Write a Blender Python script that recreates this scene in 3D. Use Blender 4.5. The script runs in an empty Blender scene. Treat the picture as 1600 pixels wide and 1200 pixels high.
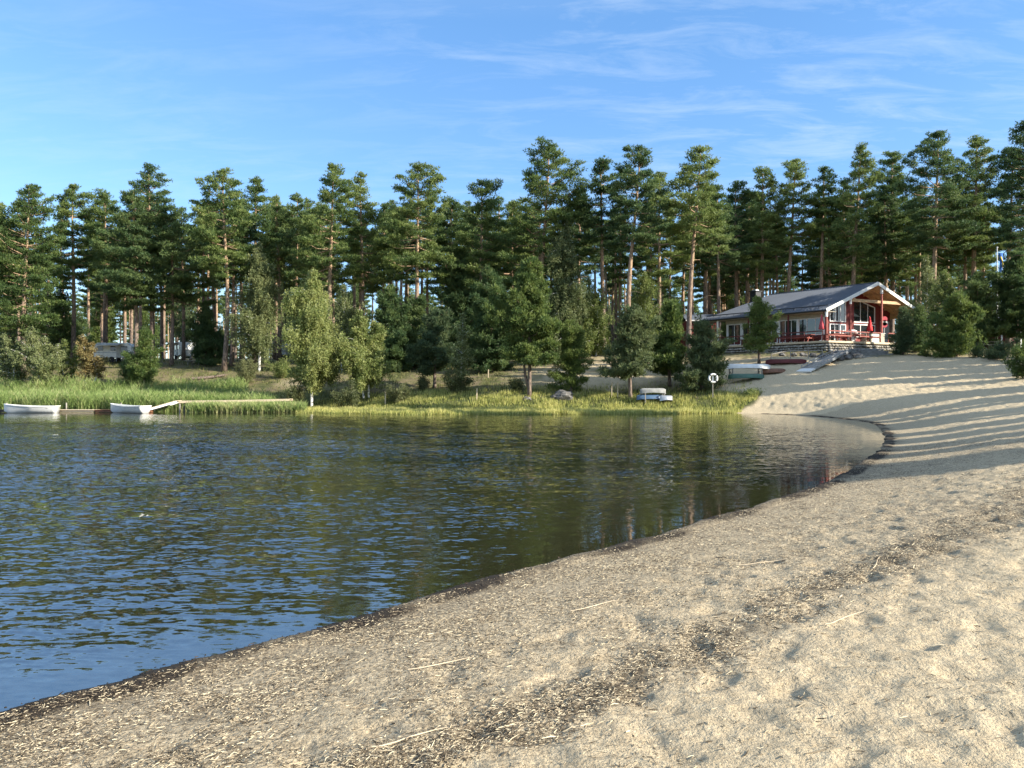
import bpy, math, random
import numpy as np
from mathutils import Vector, Matrix

# ------------------------------------------------------------------ camera, sky, sun
S = bpy.context.scene
C = S.collection
F, H0, YH = 1164.0, 2.0, 605.0            # focal length in photo pixels, eye height over the lake, horizon row
cam = bpy.data.cameras.new('camera'); camo = bpy.data.objects.new('camera', cam); C.objects.link(camo)
camo.location = (0, 0, H0); camo.rotation_euler = (math.radians(90), 0, 0)
cam.sensor_width = 36; cam.lens = 36 * F / 1600; cam.shift_y = (YH - 600) / 1600
cam.clip_start = .05; cam.clip_end = 3000
S.camera = camo
SUN_AZ, SUN_EL = math.radians(-22), math.radians(25)      # azimuth from +X
sdir = Vector((math.cos(SUN_AZ) * math.cos(SUN_EL), math.sin(SUN_AZ) * math.cos(SUN_EL), math.sin(SUN_EL)))
sl = bpy.data.lights.new('sun', 'SUN'); so = bpy.data.objects.new('sun', sl); C.objects.link(so)
sl.energy = 5.0; sl.angle = math.radians(.5); sl.color = (1, .93, .80)
so.rotation_euler = sdir.to_track_quat('Z', 'Y').to_euler(); so.location = (60, -20, 60)
W = bpy.data.worlds.new('World'); S.world = W; W.use_nodes = True
def sky_world():
    nt = W.node_tree; nt.nodes.clear(); N = nt.nodes.new; L = nt.links.new
    out = N('ShaderNodeOutputWorld'); bg = N('ShaderNodeBackground'); sky = N('ShaderNodeTexSky')
    sky.sky_type = 'NISHITA'; sky.sun_disc = False; sky.sun_elevation = SUN_EL
    sky.sun_rotation = math.atan2(sdir.x, sdir.y)
    sky.air_density = 1.0; sky.dust_density = .25; sky.ozone_density = 2.2; sky.altitude = 300
    hsv = N('ShaderNodeHueSaturation'); hsv.inputs['Saturation'].default_value = 1.08; hsv.inputs['Value'].default_value = 1.0
    ev = N('ShaderNodeMixRGB'); ev.inputs[0].default_value = .36; ev.inputs[2].default_value = (.56, 1.50, 3.3, 1); L(sky.outputs[0], ev.inputs[1]); L(ev.outputs[0], hsv.inputs['Color'])
    tc = N('ShaderNodeTexCoord'); sep = N('ShaderNodeSeparateXYZ'); L(tc.outputs['Generated'], sep.inputs[0])
    def M(op, a, b=None, clamp=False):
        m = N('ShaderNodeMath'); m.operation = op; m.use_clamp = clamp
        for i, v in enumerate((a, b)):
            if v is None: continue
            if isinstance(v, (int, float)): m.inputs[i].default_value = v
            else: L(v, m.inputs[i])
        return m.outputs[0]
    zc = M('ADD', M('MAXIMUM', sep.outputs[2], 0.0), .14)
    cx = M('DIVIDE', sep.outputs[0], zc); cy = M('DIVIDE', sep.outputs[1], zc)
    cmb = N('ShaderNodeCombineXYZ'); L(cx, cmb.inputs[0]); L(M('MULTIPLY', cy, 1.0), cmb.inputs[1])
    mp = N('ShaderNodeMapping'); mp.inputs['Rotation'].default_value = (0, 0, math.radians(18)); mp.inputs['Scale'].default_value = (.8, 2.4, 1)
    L(cmb.outputs[0], mp.inputs[0])
    n1 = N('ShaderNodeTexNoise'); n1.inputs['Scale'].default_value = 4.0; n1.inputs['Detail'].default_value = 12; n1.inputs['Roughness'].default_value = .66
    n1.inputs['Distortion'].default_value = .5
    L(mp.outputs[0], n1.inputs[0])
    n2 = N('ShaderNodeTexNoise'); n2.inputs['Scale'].default_value = .55; n2.inputs['Detail'].default_value = 2; L(cmb.outputs[0], n2.inputs[0])
    a = M('MULTIPLY', M('SUBTRACT', n1.outputs[0], .455, True), 3.0, True)
    b = M('MULTIPLY', M('SUBTRACT', n2.outputs[0], .33, True), 3.2, True)
    right = M('ADD', M('MULTIPLY', sep.outputs[0], .8), .85, True)
    fade = M('MULTIPLY', M('SUBTRACT', sep.outputs[2], .0, True), 5.0, True)
    k = M('MULTIPLY', M('MULTIPLY', M('MULTIPLY', a, b), right), fade)
    k = M('MULTIPLY', k, .60)
    back = M('MULTIPLY', M('ADD', M('MULTIPLY', sep.outputs[1], -1.6), .05, True), .45)      # unseen pale cloud added behind the camera and overhead to neutralise the blue fill
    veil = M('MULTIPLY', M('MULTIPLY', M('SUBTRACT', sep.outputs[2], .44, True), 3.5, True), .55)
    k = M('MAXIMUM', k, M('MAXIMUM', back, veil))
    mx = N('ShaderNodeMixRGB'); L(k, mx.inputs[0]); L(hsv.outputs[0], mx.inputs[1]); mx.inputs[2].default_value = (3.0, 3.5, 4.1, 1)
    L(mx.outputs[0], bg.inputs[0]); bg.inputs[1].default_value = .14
    L(bg.outputs[0], out.inputs[0])
sky_world()
S.view_settings.view_transform = 'Standard'; S.view_settings.look = 'None'; S.view_settings.gamma = 1
S.view_settings.exposure = 1.08
S.cycles.max_bounces = 7; S.cycles.transparent_max_bounces = 8; S.cycles.diffuse_bounces = 3; S.cycles.glossy_bounces = 3
S.cycles.transmission_bounces = 4; S.cycles.caustics_reflective = False; S.cycles.caustics_refractive = False

# ------------------------------------------------------------------ helpers
def tag(o, label=None, cat=None, group=None, kind=None):
    if label: o['label'] = label
    if cat: o['category'] = cat
    if group: o['group'] = group
    if kind: o['kind'] = kind
    return o
def empty(name, loc, label=None, cat=None, group=None, rz=0):
    o = bpy.data.objects.new(name, None); C.objects.link(o); o.location = loc; o.rotation_euler = (0, 0, rz)
    o.empty_display_size = .3
    return tag(o, label, cat, group)
def link(name, me, parent=None):
    o = bpy.data.objects.new(name, me); C.objects.link(o); o.parent = parent
    return o
def mesh_np(name, V, Fc, mat, attr=None, smooth=False):
    V = np.ascontiguousarray(V, dtype=np.float32); Fc = np.ascontiguousarray(Fc, dtype=np.int32)
    me = bpy.data.meshes.new(name); n, k = Fc.shape
    me.vertices.add(len(V)); me.vertices.foreach_set('co', V.ravel())
    me.loops.add(n * k); me.loops.foreach_set('vertex_index', Fc.ravel())
    me.polygons.add(n); me.polygons.foreach_set('loop_start', np.arange(0, n * k, k, dtype=np.int32))
    if smooth: me.polygons.foreach_set('use_smooth', np.ones(n, dtype=bool))
    me.update(calc_edges=True)
    for an, av in (attr or {}).items():
        if av.ndim == 1:
            a = me.attributes.new(an, 'FLOAT', 'POINT'); a.data.foreach_set('value', np.ascontiguousarray(av, dtype=np.float32))
        else:
            a = me.attributes.new(an, 'FLOAT_COLOR', 'POINT'); a.data.foreach_set('color', np.ascontiguousarray(av, dtype=np.float32).ravel())
    if mat: me.materials.append(mat)
    return me
class MB:
    """collects shapes and links them as one mesh object"""
    def __init__(s): s.v = []; s.f = []
    def poly(s, pts, faces):
        b = len(s.v); s.v += [tuple(p) for p in pts]; s.f += [tuple(b + i for i in f) for f in faces]
    def box(s, c, d, rz=0, m=None):
        x, y, z = (a / 2 for a in d); ps = []
        ca, sa = math.cos(rz), math.sin(rz)
        for i in (-1, 1):
            for j in (-1, 1):
                for k in (-1, 1):
                    px, py, pz = i * x, j * y, k * z
                    p = Vector((c[0] + px * ca - py * sa, c[1] + px * sa + py * ca, c[2] + pz))
                    ps.append(m @ p if m else p)
        s.poly(ps, [(0, 1, 3, 2), (4, 6, 7, 5), (0, 4, 5, 1), (2, 3, 7, 6), (0, 2, 6, 4), (1, 5, 7, 3)])
    def bar(s, a, b, w, h=None):
        """square beam between two points"""
        a = Vector(a); b = Vector(b); h = h or w; d = (b - a).normalized()
        up = Vector((0, 0, 1)) if abs(d.z) < .95 else Vector((0, 1, 0))
        x = d.cross(up).normalized() * w / 2; y = x.cross(d).normalized() * h / 2
        s.poly([a - x - y, a + x - y, a + x + y, a - x + y, b - x - y, b + x - y, b + x + y, b - x + y],
               [(3, 2, 1, 0), (4, 5, 6, 7), (0, 1, 5, 4), (1, 2, 6, 5), (2, 3, 7, 6), (3, 0, 4, 7)])
    def tube(s, pts, rad, n=8, cap=True):
        pts = [Vector(p) for p in pts]; rad = rad if hasattr(rad, '__len__') else [rad] * len(pts)
        base = len(s.v); px = None
        for i, p in enumerate(pts):
            d = (pts[min(i + 1, len(pts) - 1)] - pts[max(i - 1, 0)]).normalized()
            if px is None:
                px = d.orthogonal().normalized()
            px = (px - d * px.dot(d)).normalized(); py = d.cross(px)
            for k in range(n):
                a = 2 * math.pi * k / n
                s.v.append(tuple(p + (px * math.cos(a) + py * math.sin(a)) * rad[i]))
        for i in range(len(pts) - 1):
            for k in range(n):
                s.f.append((base + i * n + k, base + i * n + (k + 1) % n, base + (i + 1) * n + (k + 1) % n, base + (i + 1) * n + k))
        if cap:
            s.f.append(tuple(base + k for k in reversed(range(n)))); s.f.append(tuple(base + (len(pts) - 1) * n + k for k in range(n)))
    def lathe(s, prof, c=(0, 0, 0), n=16):
        b = len(s.v)
        for r, z in prof:
            for k in range(n):
                a = 2 * math.pi * k / n; s.v.append((c[0] + r * math.cos(a), c[1] + r * math.sin(a), c[2] + z))
        for i in range(len(prof) - 1):
            for k in range(n):
                s.f.append((b + i * n + k, b + i * n + (k + 1) % n, b + (i + 1) * n + (k + 1) % n, b + (i + 1) * n + k))
    def build(s, name, mat, parent=None, smooth=False):
        me = bpy.data.meshes.new(name); me.from_pydata(s.v, [], s.f); me.materials.append(mat)
        if smooth:
            me.polygons.foreach_set('use_smooth', np.ones(len(me.polygons), dtype=bool))
        me.update(); return link(name, me, parent)

# ---- noise in numpy
_pr = np.random.default_rng(7); _perm = _pr.permutation(4096); _ang = _pr.random(4096) * 2 * np.pi
_gx, _gy = np.cos(_ang), np.sin(_ang)
def perlin(x, y):
    xi = np.floor(x).astype(np.int64); yi = np.floor(y).astype(np.int64); xf = x - xi; yf = y - yi
    u = xf * xf * xf * (xf * (xf * 6 - 15) + 10); v = yf * yf * yf * (yf * (yf * 6 - 15) + 10)
    def g(i, j, dx, dy):
        h = _perm[(_perm[i & 4095] + j) & 4095]; return _gx[h] * dx + _gy[h] * dy
    a = g(xi, yi, xf, yf); b = g(xi + 1, yi, xf - 1, yf); c = g(xi, yi + 1, xf, yf - 1); d = g(xi + 1, yi + 1, xf - 1, yf - 1)
    return (a + u * (b - a)) * (1 - v) + (c + u * (d - c)) * v
def fbm(x, y, o=4):
    s = 0; a = 1
    for i in range(o):
        s = s + a * perlin(x * 2 ** i + 17 * i, y * 2 ** i - 9 * i); a *= .5
    return s

# ------------------------------------------------------------------ the lie of the land
def WP(px, py, D): return ((px - 800) / F * D, D, H0 + (YH - py) / F * D)
SHORE_PIX = [(0, 1115), (200, 1065), (400, 1010), (600, 955), (800, 895), (1000, 845), (1080, 820), (1200, 785), (1300, 750), (1350, 720),
             (1378, 700), (1381, 683), (1376, 670), (1352, 659), (1275, 650.5), (1185, 646.5), (1090, 644.6)]
near = [(-150, -75), (-60, -42), (-24, -21), (-9, -9), (-5.6, -3), (-4.4, .8), (-3.7, 3)]
mid = [((p - 800) / F * (H0 * F / (q - YH)), H0 * F / (q - YH)) for p, q in SHORE_PIX]
far = [(8, 60.2), (0, 60), (-8, 61), (-15, 65), (-22, 69), (-34, 71), (-50, 72), (-75, 76), (-120, 84), (-200, 95)]
ctrl = near + mid + far
def catmull(P, n=8):
    P = np.array(P, float); out = []
    for i in range(len(P) - 1):
        p0 = P[max(i - 1, 0)]; p1 = P[i]; p2 = P[i + 1]; p3 = P[min(i + 2, len(P) - 1)]
        for t in np.arange(n) / n:
            out.append(.5 * ((2 * p1) + (-p0 + p2) * t + (2 * p0 - 5 * p1 + 4 * p2 - p3) * t * t + (-p0 + 3 * p1 - 3 * p2 + p3) * t ** 3))
    out.append(P[-1]); return np.array(out)
SH = catmull(ctrl, 7)
POLY = np.vstack([SH, [(-400, 95), (-400, -75)]])
def shore_dist(x, y):
    """signed distance to the waterline, positive on land"""
    d2 = np.full(x.shape, 1e18)
    A = SH[:-1]; B = SH[1:]
    for (ax, ay), (bx, by) in zip(A, B):
        ex, ey = bx - ax, by - ay; t = np.clip(((x - ax) * ex + (y - ay) * ey) / (ex * ex + ey * ey + 1e-12), 0, 1)
        q = (x - ax - t * ex) ** 2 + (y - ay - t * ey) ** 2; d2 = np.minimum(d2, q)
    ins = np.zeros(x.shape, bool); n = len(POLY)
    for i in range(n):
        x1, y1 = POLY[i]; x2, y2 = POLY[(i + 1) % n]
        if y1 == y2: continue
        c = ((y1 > y) != (y2 > y)) & (x < (x2 - x1) * (y - y1) / (y2 - y1) + x1); ins ^= c
    return np.where(ins, -1, 1) * np.sqrt(d2)
ctl = []
for i in range(1, len(SH) - 1, 2):
    x, y = SH[i]
    if abs(x) > 160: continue
    ctl.append((x, y, 0.0))
for q in [(1600, 640, 35), (1600, 600, 50), (1600, 578, 58), (1500, 570, 62), (1500, 600, 53), (1500, 640, 40), (1400, 562, 68), (1400, 588, 60),
          (1400, 620, 51), (1300, 572, 68), (1300, 598, 60.5), (1300, 625, 55), (1200, 588, 66), (1200, 612, 61), (1200, 632, 58.5), (1150, 594, 66),
          (1550, 545, 76), (1450, 549, 75), (1350, 553, 71.5), (1250, 560, 70), (1100, 588, 68), (1100, 625, 61.5), (1050, 560, 80), (950, 603, 68),
          (950, 572, 77), (930, 552, 86), (870, 612, 65), (700, 600, 72), (700, 622, 64), (650, 585, 78), (600, 573, 88), (480, 614, 68), (500, 585, 80),
          (400, 570, 90), (350, 585, 82), (300, 567, 90), (200, 566, 94), (200, 600, 78), (100, 563, 94), (100, 603, 77), (0, 570, 94), (0, 603, 77),
          (750, 570, 88), (850, 560, 90), (1150, 548, 88), (1600, 690, 19), (1600, 760, 11)]:
    ctl.append(WP(*q))
ctl += [(0, 0, .4), (3, 3, .45), (-1.5, 2, .3), (5.5, 6, .5), (8, 3, .85), (15, 5, 1.8), (15, 14, 1.2), (25, 12, 2.7), (28, 28, 2.3), (35, 22, 3.2), (38, 38, 3.3),
        (45, 45, 4.2), (48, 20, 4.3), (50, 0, 4.5), (80, 40, 5.5), (52, 68, 5.2), (70, 75, 6), (0, -10, .9), (15, -10, 2.2), (20, -25, 3), (0, -40, 3), (60, -40, 5), (-40, -60, 2),
        (-5, 30, -2.2), (-20, 30, -3), (5, 42, -1.6), (-30, 48, -2.6), (10, 50, -.9), (-1, 15, -.9), (-60, 20, -4), (-100, 0, -4), (-10, 5, -1.6), (-12, -5, -1.5), (-4.2, 8, -.45), (6, 22, -.7), (2, 22, -1.3),
        (-150, 40, -4), (30, 110, 6.6), (0, 110, 6.4), (-50, 110, 6), (70, 110, 6.8), (-90, 100, 5), (0, 150, 7.4), (-100, 160, 7.5), (120, 150, 8), (0, 260, 9.5), (-220, 250, 9.5), (220, 250, 10),
        (-200, 120, 4), (150, 0, 6), (0, 420, 13), (350, 350, 13), (-350, 350, 13)]
# ground under the clubhouse
_th, _sk = .45, .2
HG = Vector((math.cos(_th), math.sin(_th))); HL = Vector((-math.sin(_th + _sk), math.cos(_th + _sk))); HC = Vector((31.69, 75.0))
def hb(u, v, z=0): return Vector((HC.x + HG.x * u + HL.x * v, HC.y + HG.y * u + HL.y * v, z))
for u, v, z in [(0, 8, 5.9), (8, 8, 6.2), (14, 14, 6.4), (4, 16, 6.2), (13, 2, 6.1), (6, 0, 5.9), (0, 1, 5.7), (-1.5, 15, 5.6)]:
    p = hb(u, v); ctl.append((p.x, p.y, z))
ctl = np.array(ctl)
def tps_fit(P):
    n = len(P); d = np.hypot(P[:, None, 0] - P[None, :, 0], P[:, None, 1] - P[None, :, 1])
    K = d + 0.0; A = np.zeros((n + 3, n + 3)); A[:n, :n] = -K + np.eye(n) * 1e-3
    A[:n, n] = 1; A[:n, n + 1] = P[:, 0]; A[:n, n + 2] = P[:, 1]; A[n:, :n] = A[:n, n:].T
    return np.linalg.solve(A, np.concatenate([P[:, 2], [0, 0, 0]]))
TW = tps_fit(ctl)
def base_h(x, y):
    h = TW[-3] + TW[-2] * x + TW[-1] * y
    for i in range(len(ctl)):
        h = h - TW[i] * np.sqrt((x - ctl[i, 0]) ** 2 + (y - ctl[i, 1]) ** 2 + .04)
    return h
def ground_h(x, y, fine=True):
    x = np.asarray(x, float); y = np.asarray(y, float)
    h = base_h(x, y); sd = shore_dist(x, y); sd = sd + (.09 * fbm(x * 1.1, y * 1.1, 3) + .05 * perlin(x * .45, y * .45)) * (y < 53) * np.clip(2 - np.abs(sd), 0, 1)
    k = np.clip(np.abs(sd) / 3.0, 0, 1)
    near_h = sd * .085                                   # an even beach slope right at the waterline
    h = near_h * (1 - k) + h * k
    h = np.where(sd > 0, np.maximum(h, .02 + .03 * np.clip(sd, 0, 3)), np.minimum(h, -.02 - .06 * np.clip(-sd, 0, 8)))
    land = np.clip(sd / 1.2, 0, 1)
    big = np.clip(sd / 8, 0, 1)
    h = h + big * .16 * fbm(x / 7, y / 7, 3)
    # the dumped-weed rim at the waterline on the near beach
    rim = np.exp(-((sd - .16) / .13) ** 2) * (y < 52) * .022 * (1 + .8 * fbm(x * 3, y * 3, 3))
    h = h + rim
    if fine:
        dens = np.clip((sd - .7) / 1.5, .18, 1)
        n1 = fbm(x * 2.7, y * 2.7, 3); n2 = perlin(x * 6.5 + 40, y * 6.5)
        tr = -np.maximum(0, perlin(x * 3.6 + 9, y * 3.6 + 3) - .06) * .080 - .018 * np.abs(perlin(x * 2.1 + 31, y * 2.9))       # trodden hollows
        far_a = np.clip((y - 25) / 20, 0, 1)
        lump = far_a * .085 * fbm(x * 1.9, y * 1.9, 3)
        h = h + land * dens * (.027 * n1 + .015 * n2 + tr + lump)
    return h
def gz(x, y): return float(ground_h(np.array([x]), np.array([y]), False)[0])
def G(px, D):
    x = (px - 800) / F * D; return Vector((x, D, gz(x, D)))

# ------------------------------------------------------------------ materials
def new_mat(name):
    m = bpy.data.materials.new(name); m.use_nodes = True; nt = m.node_tree; nt.nodes.clear()
    return m, nt, nt.nodes.new, nt.links.new
def simple(name, col, rough=.6, metal=0, noise=.12, scale=6, bump=0, spec=.5, coord='Object'):
    m, nt, N, L = new_mat(name); out = N('ShaderNodeOutputMaterial'); p = N('ShaderNodeBsdfPrincipled'); L(p.outputs[0], out.inputs[0])
    tc = N('ShaderNodeTexCoord'); n = N('ShaderNodeTexNoise'); n.inputs['Scale'].default_value = scale; n.inputs['Detail'].default_value = 5
    L(tc.outputs[coord], n.inputs[0])
    r = N('ShaderNodeValToRGB'); r.color_ramp.elements[0].position = .3; r.color_ramp.elements[1].position = .7
    r.color_ramp.elements[0].color = (*[c * (1 - noise * 1.6) for c in col], 1); r.color_ramp.elements[1].color = (*[min(1, c * (1 + noise)) for c in col], 1)
    L(n.outputs[0], r.inputs[0]); L(r.outputs[0], p.inputs['Base Color'])
    p.inputs['Roughness'].default_value = rough; p.inputs['Metallic'].default_value = metal; p.inputs['Specular IOR Level'].default_value = spec
    if bump:
        b = N('ShaderNodeBump'); b.inputs['Strength'].default_value = bump; b.inputs['Distance'].default_value = .02; L(n.outputs[0], b.inputs['Height']); L(b.outputs[0], p.inputs['Normal'])
    return m
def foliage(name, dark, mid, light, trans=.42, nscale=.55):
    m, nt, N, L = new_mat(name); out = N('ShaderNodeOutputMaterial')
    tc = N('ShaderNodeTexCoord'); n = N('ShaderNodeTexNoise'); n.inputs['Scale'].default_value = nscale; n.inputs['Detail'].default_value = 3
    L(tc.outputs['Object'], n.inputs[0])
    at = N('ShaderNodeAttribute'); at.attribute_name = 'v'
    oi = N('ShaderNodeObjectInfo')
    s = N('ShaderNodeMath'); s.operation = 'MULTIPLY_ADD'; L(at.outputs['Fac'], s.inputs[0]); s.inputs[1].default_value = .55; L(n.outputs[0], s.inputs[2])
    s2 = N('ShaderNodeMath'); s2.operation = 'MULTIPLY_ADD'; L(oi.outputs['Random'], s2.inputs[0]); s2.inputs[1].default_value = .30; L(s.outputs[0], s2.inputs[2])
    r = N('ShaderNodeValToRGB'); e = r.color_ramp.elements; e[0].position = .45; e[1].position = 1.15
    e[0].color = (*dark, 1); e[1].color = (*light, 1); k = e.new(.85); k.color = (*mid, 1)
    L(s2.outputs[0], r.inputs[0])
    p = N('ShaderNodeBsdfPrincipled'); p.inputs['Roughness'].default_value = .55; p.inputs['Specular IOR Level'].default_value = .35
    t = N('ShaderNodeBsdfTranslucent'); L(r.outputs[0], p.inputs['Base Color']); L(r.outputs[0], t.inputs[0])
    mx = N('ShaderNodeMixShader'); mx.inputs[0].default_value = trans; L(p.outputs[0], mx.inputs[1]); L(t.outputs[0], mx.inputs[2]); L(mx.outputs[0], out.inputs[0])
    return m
def bark_pine():
    m, nt, N, L = new_mat('pine_bark'); out = N('ShaderNodeOutputMaterial'); p = N('ShaderNodeBsdfPrincipled'); L(p.outputs[0], out.inputs[0])
    tc = N('ShaderNodeTexCoord'); sep = N('ShaderNodeSeparateXYZ'); L(tc.outputs['Object'], sep.inputs[0])
    n = N('ShaderNodeTexNoise'); n.inputs['Scale'].default_value = .8; n.inputs['Detail'].default_value = 4; L(tc.outputs['Object'], n.inputs[0])
    mp = N('ShaderNodeMapping'); mp.inputs['Scale'].default_value = (6, 6, 1.5); L(tc.outputs['Object'], mp.inputs[0])
    n2 = N('ShaderNodeTexNoise'); n2.inputs['Scale'].default_value = 2; n2.inputs['Detail'].default_value = 5; L(mp.outputs[0], n2.inputs[0])
    a = N('ShaderNodeMath'); a.operation = 'MULTIPLY_ADD'; L(n.outputs[0], a.inputs[0]); a.inputs[1].default_value = 9; L(sep.outputs[2], a.inputs[2])
    mr = N('ShaderNodeMapRange'); mr.inputs[1].default_value = 9; mr.inputs[2].default_value = 15; L(a.outputs[0], mr.inputs[0])
    r1 = N('ShaderNodeValToRGB'); r1.color_ramp.elements[0].position = .35; r1.color_ramp.elements[1].position = .65
    r1.color_ramp.elements[0].color = (.07, .05, .04, 1); r1.color_ramp.elements[1].color = (.27, .20, .155, 1); L(n2.outputs[0], r1.inputs[0])
    r2 = N('ShaderNodeValToRGB'); r2.color_ramp.elements[0].position = .35; r2.color_ramp.elements[1].position = .65
    r2.color_ramp.elements[0].color = (.20, .115, .07, 1); r2.color_ramp.elements[1].color = (.50, .35, .22, 1); L(n2.outputs[0], r2.inputs[0])
    mx = N('ShaderNodeMixRGB'); L(mr.outputs[0], mx.inputs[0]); L(r1.outputs[0], mx.inputs[1]); L(r2.outputs[0], mx.inputs[2])
    L(mx.outputs[0], p.inputs['Base Color']); p.inputs['Roughness'].default_value = .85
    b = N('ShaderNodeBump'); b.inputs['Strength'].default_value = .8; b.inputs['Distance'].default_value = .04; L(n2.outputs[0], b.inputs['Height']); L(b.outputs[0], p.inputs['Normal'])
    return m
def bark_birch():
    m, nt, N, L = new_mat('birch_bark'); out = N('ShaderNodeOutputMaterial'); p = N('ShaderNodeBsdfPrincipled'); L(p.outputs[0], out.inputs[0])
    tc = N('ShaderNodeTexCoord'); mp = N('ShaderNodeMapping'); mp.inputs['Scale'].default_value = (2, 2, 9); L(tc.outputs['Object'], mp.inputs[0])
    n2 = N('ShaderNodeTexNoise'); n2.inputs['Scale'].default_value = 1.2; n2.inputs['Detail'].default_value = 4; L(mp.outputs[0], n2.inputs[0])
    r = N('ShaderNodeValToRGB'); r.color_ramp.elements[0].position = .36; r.color_ramp.elements[1].position = .46
    r.color_ramp.elements[0].color = (.05, .045, .04, 1); r.color_ramp.elements[1].color = (.72, .70, .65, 1); L(n2.outputs[0], r.inputs[0])
    L(r.outputs[0], p.inputs['Base Color']); p.inputs['Roughness'].default_value = .6
    return m
def attr_mat(name, cols, rough=.8, attr='v', trans=0):
    m, nt, N, L = new_mat(name); out = N('ShaderNodeOutputMaterial'); p = N('ShaderNodeBsdfPrincipled')
    at = N('ShaderNodeAttribute'); at.attribute_name = attr; r = N('ShaderNodeValToRGB'); L(at.outputs['Fac'], r.inputs[0])
    e = r.color_ramp.elements
    for i, (pos, c) in enumerate(cols):
        k = e[i] if i < 2 else e.new(pos)
        k.position = pos; k.color = (*c, 1)
    L(r.outputs[0], p.inputs['Base Color']); p.inputs['Roughness'].default_value = rough; p.inputs['Specular IOR Level'].default_value = .3
    if trans:
        t = N('ShaderNodeBsdfTranslucent'); L(r.outputs[0], t.inputs[0]); mx = N('ShaderNodeMixShader'); mx.inputs[0].default_value = trans
        L(p.outputs[0], mx.inputs[1]); L(t.outputs[0], mx.inputs[2]); L(mx.outputs[0], out.inputs[0])
    else: L(p.outputs[0], out.inputs[0])
    return m
def ground_mat():
    """one sheet: R beach sand, G grass, B wet dark weed/mud, A forest litter (weights baked by place)"""
    m, nt, N, L = new_mat('ground'); out = N('ShaderNodeOutputMaterial'); p = N('ShaderNodeBsdfPrincipled'); L(p.outputs[0], out.inputs[0])
    at = N('ShaderNodeAttribute'); at.attribute_name = 'w'; sep = N('ShaderNodeSeparateColor'); L(at.outputs['Color'], sep.inputs[0])
    geo = N('ShaderNodeNewGeometry')
    def noise(s, d=4, rg=.6):
        n = N('ShaderNodeTexNoise'); n.inputs['Scale'].default_value = s; n.inputs['Detail'].default_value = d; n.inputs['Roughness'].default_value = rg; L(geo.outputs['Position'], n.inputs[0]); return n.outputs[0]
    def ramp(f, a, b, lo=.35, hi=.65):
        r = N('ShaderNodeValToRGB'); r.color_ramp.elements[0].position = lo; r.color_ramp.elements[1].position = hi
        r.color_ramp.elements[0].color = (*a, 1); r.color_ramp.elements[1].color = (*b, 1); L(f, r.inputs[0]); return r.outputs[0]
    def mix(f, a, b):
        x = N('ShaderNodeMixRGB'); L(f, x.inputs[0]); L(a, x.inputs[1]); L(b, x.inputs[2]); return x.outputs[0]
    nf = noise(60, 3, .7); nm = noise(9, 4, .65); nl = noise(1.3, 4); grain = noise(420, 2, .7)
    sand = ramp(nm, (.49, .385, .24), (.67, .54, .35))
    sand = mix(ramp(grain, (0, 0, 0), (1, 1, 1), .52, .72), sand, ramp(nf, (.27, .215, .14), (.68, .58, .41)))
    # trampled-in dark bits and silt, patchy
    deb = N('ShaderNodeMath'); deb.operation = 'MULTIPLY'; L(ramp(noise(24, 5, .75), (0, 0, 0), (1, 1, 1), .38, .56), deb.inputs[0]); L(sep.outputs[2], deb.inputs[1])
    sand2 = mix(deb.outputs[0], sand, ramp(nf, (.11, .085, .055), (.46, .37, .245)))
    litter = ramp(nf, (.085, .065, .04), (.28, .22, .13)); litter = mix(ramp(nl, (0, 0, 0), (1, 1, 1), .4, .6), litter, ramp(nm, (.10, .11, .035), (.24, .21, .09)))
    grass = ramp(nl, (.045, .06, .018), (.13, .13, .045))  # litter and grass colours darkened to stand in for shade on the bank
    c = mix(sep.outputs[0], litter, sand2); c = mix(sep.outputs[1], c, grass)
    at2 = N('ShaderNodeAttribute'); at2.attribute_name = 'wet'
    wetn = N('ShaderNodeMath'); wetn.operation = 'MULTIPLY_ADD'; wetn.use_clamp = True; L(nm, wetn.inputs[0]); wetn.inputs[1].default_value = .0; L(at2.outputs['Fac'], wetn.inputs[2])
    c = mix(wetn.outputs[0], c, ramp(nf, (.012, .009, .006), (.055, .04, .026)))
    at3 = N('ShaderNodeAttribute'); at3.attribute_name = 'bed'
    c = mix(at3.outputs['Fac'], c, ramp(noise(1.6, 5), (.10, .09, .036), (.22, .20, .08)))
    L(c, p.inputs['Base Color']); p.inputs['Roughness'].default_value = .9; p.inputs['Specular IOR Level'].default_value = .25
    ad = N('ShaderNodeMath'); ad.operation = 'MULTIPLY_ADD'; L(nf, ad.inputs[0]); ad.inputs[1].default_value = .5; L(noise(22, 4, .6), ad.inputs[2])
    b = N('ShaderNodeBump'); b.inputs['Strength'].default_value = 1.0; b.inputs['Distance'].default_value = .035; L(ad.outputs[0], b.inputs['Height'])
    b2 = N('ShaderNodeBump'); b2.inputs['Strength'].default_value = .5; b2.inputs['Distance'].default_value = .004; L(grain, b2.inputs['Height']); L(b.outputs[0], b2.inputs['Normal'])
    L(b2.outputs[0], p.inputs['Normal'])
    return m
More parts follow.
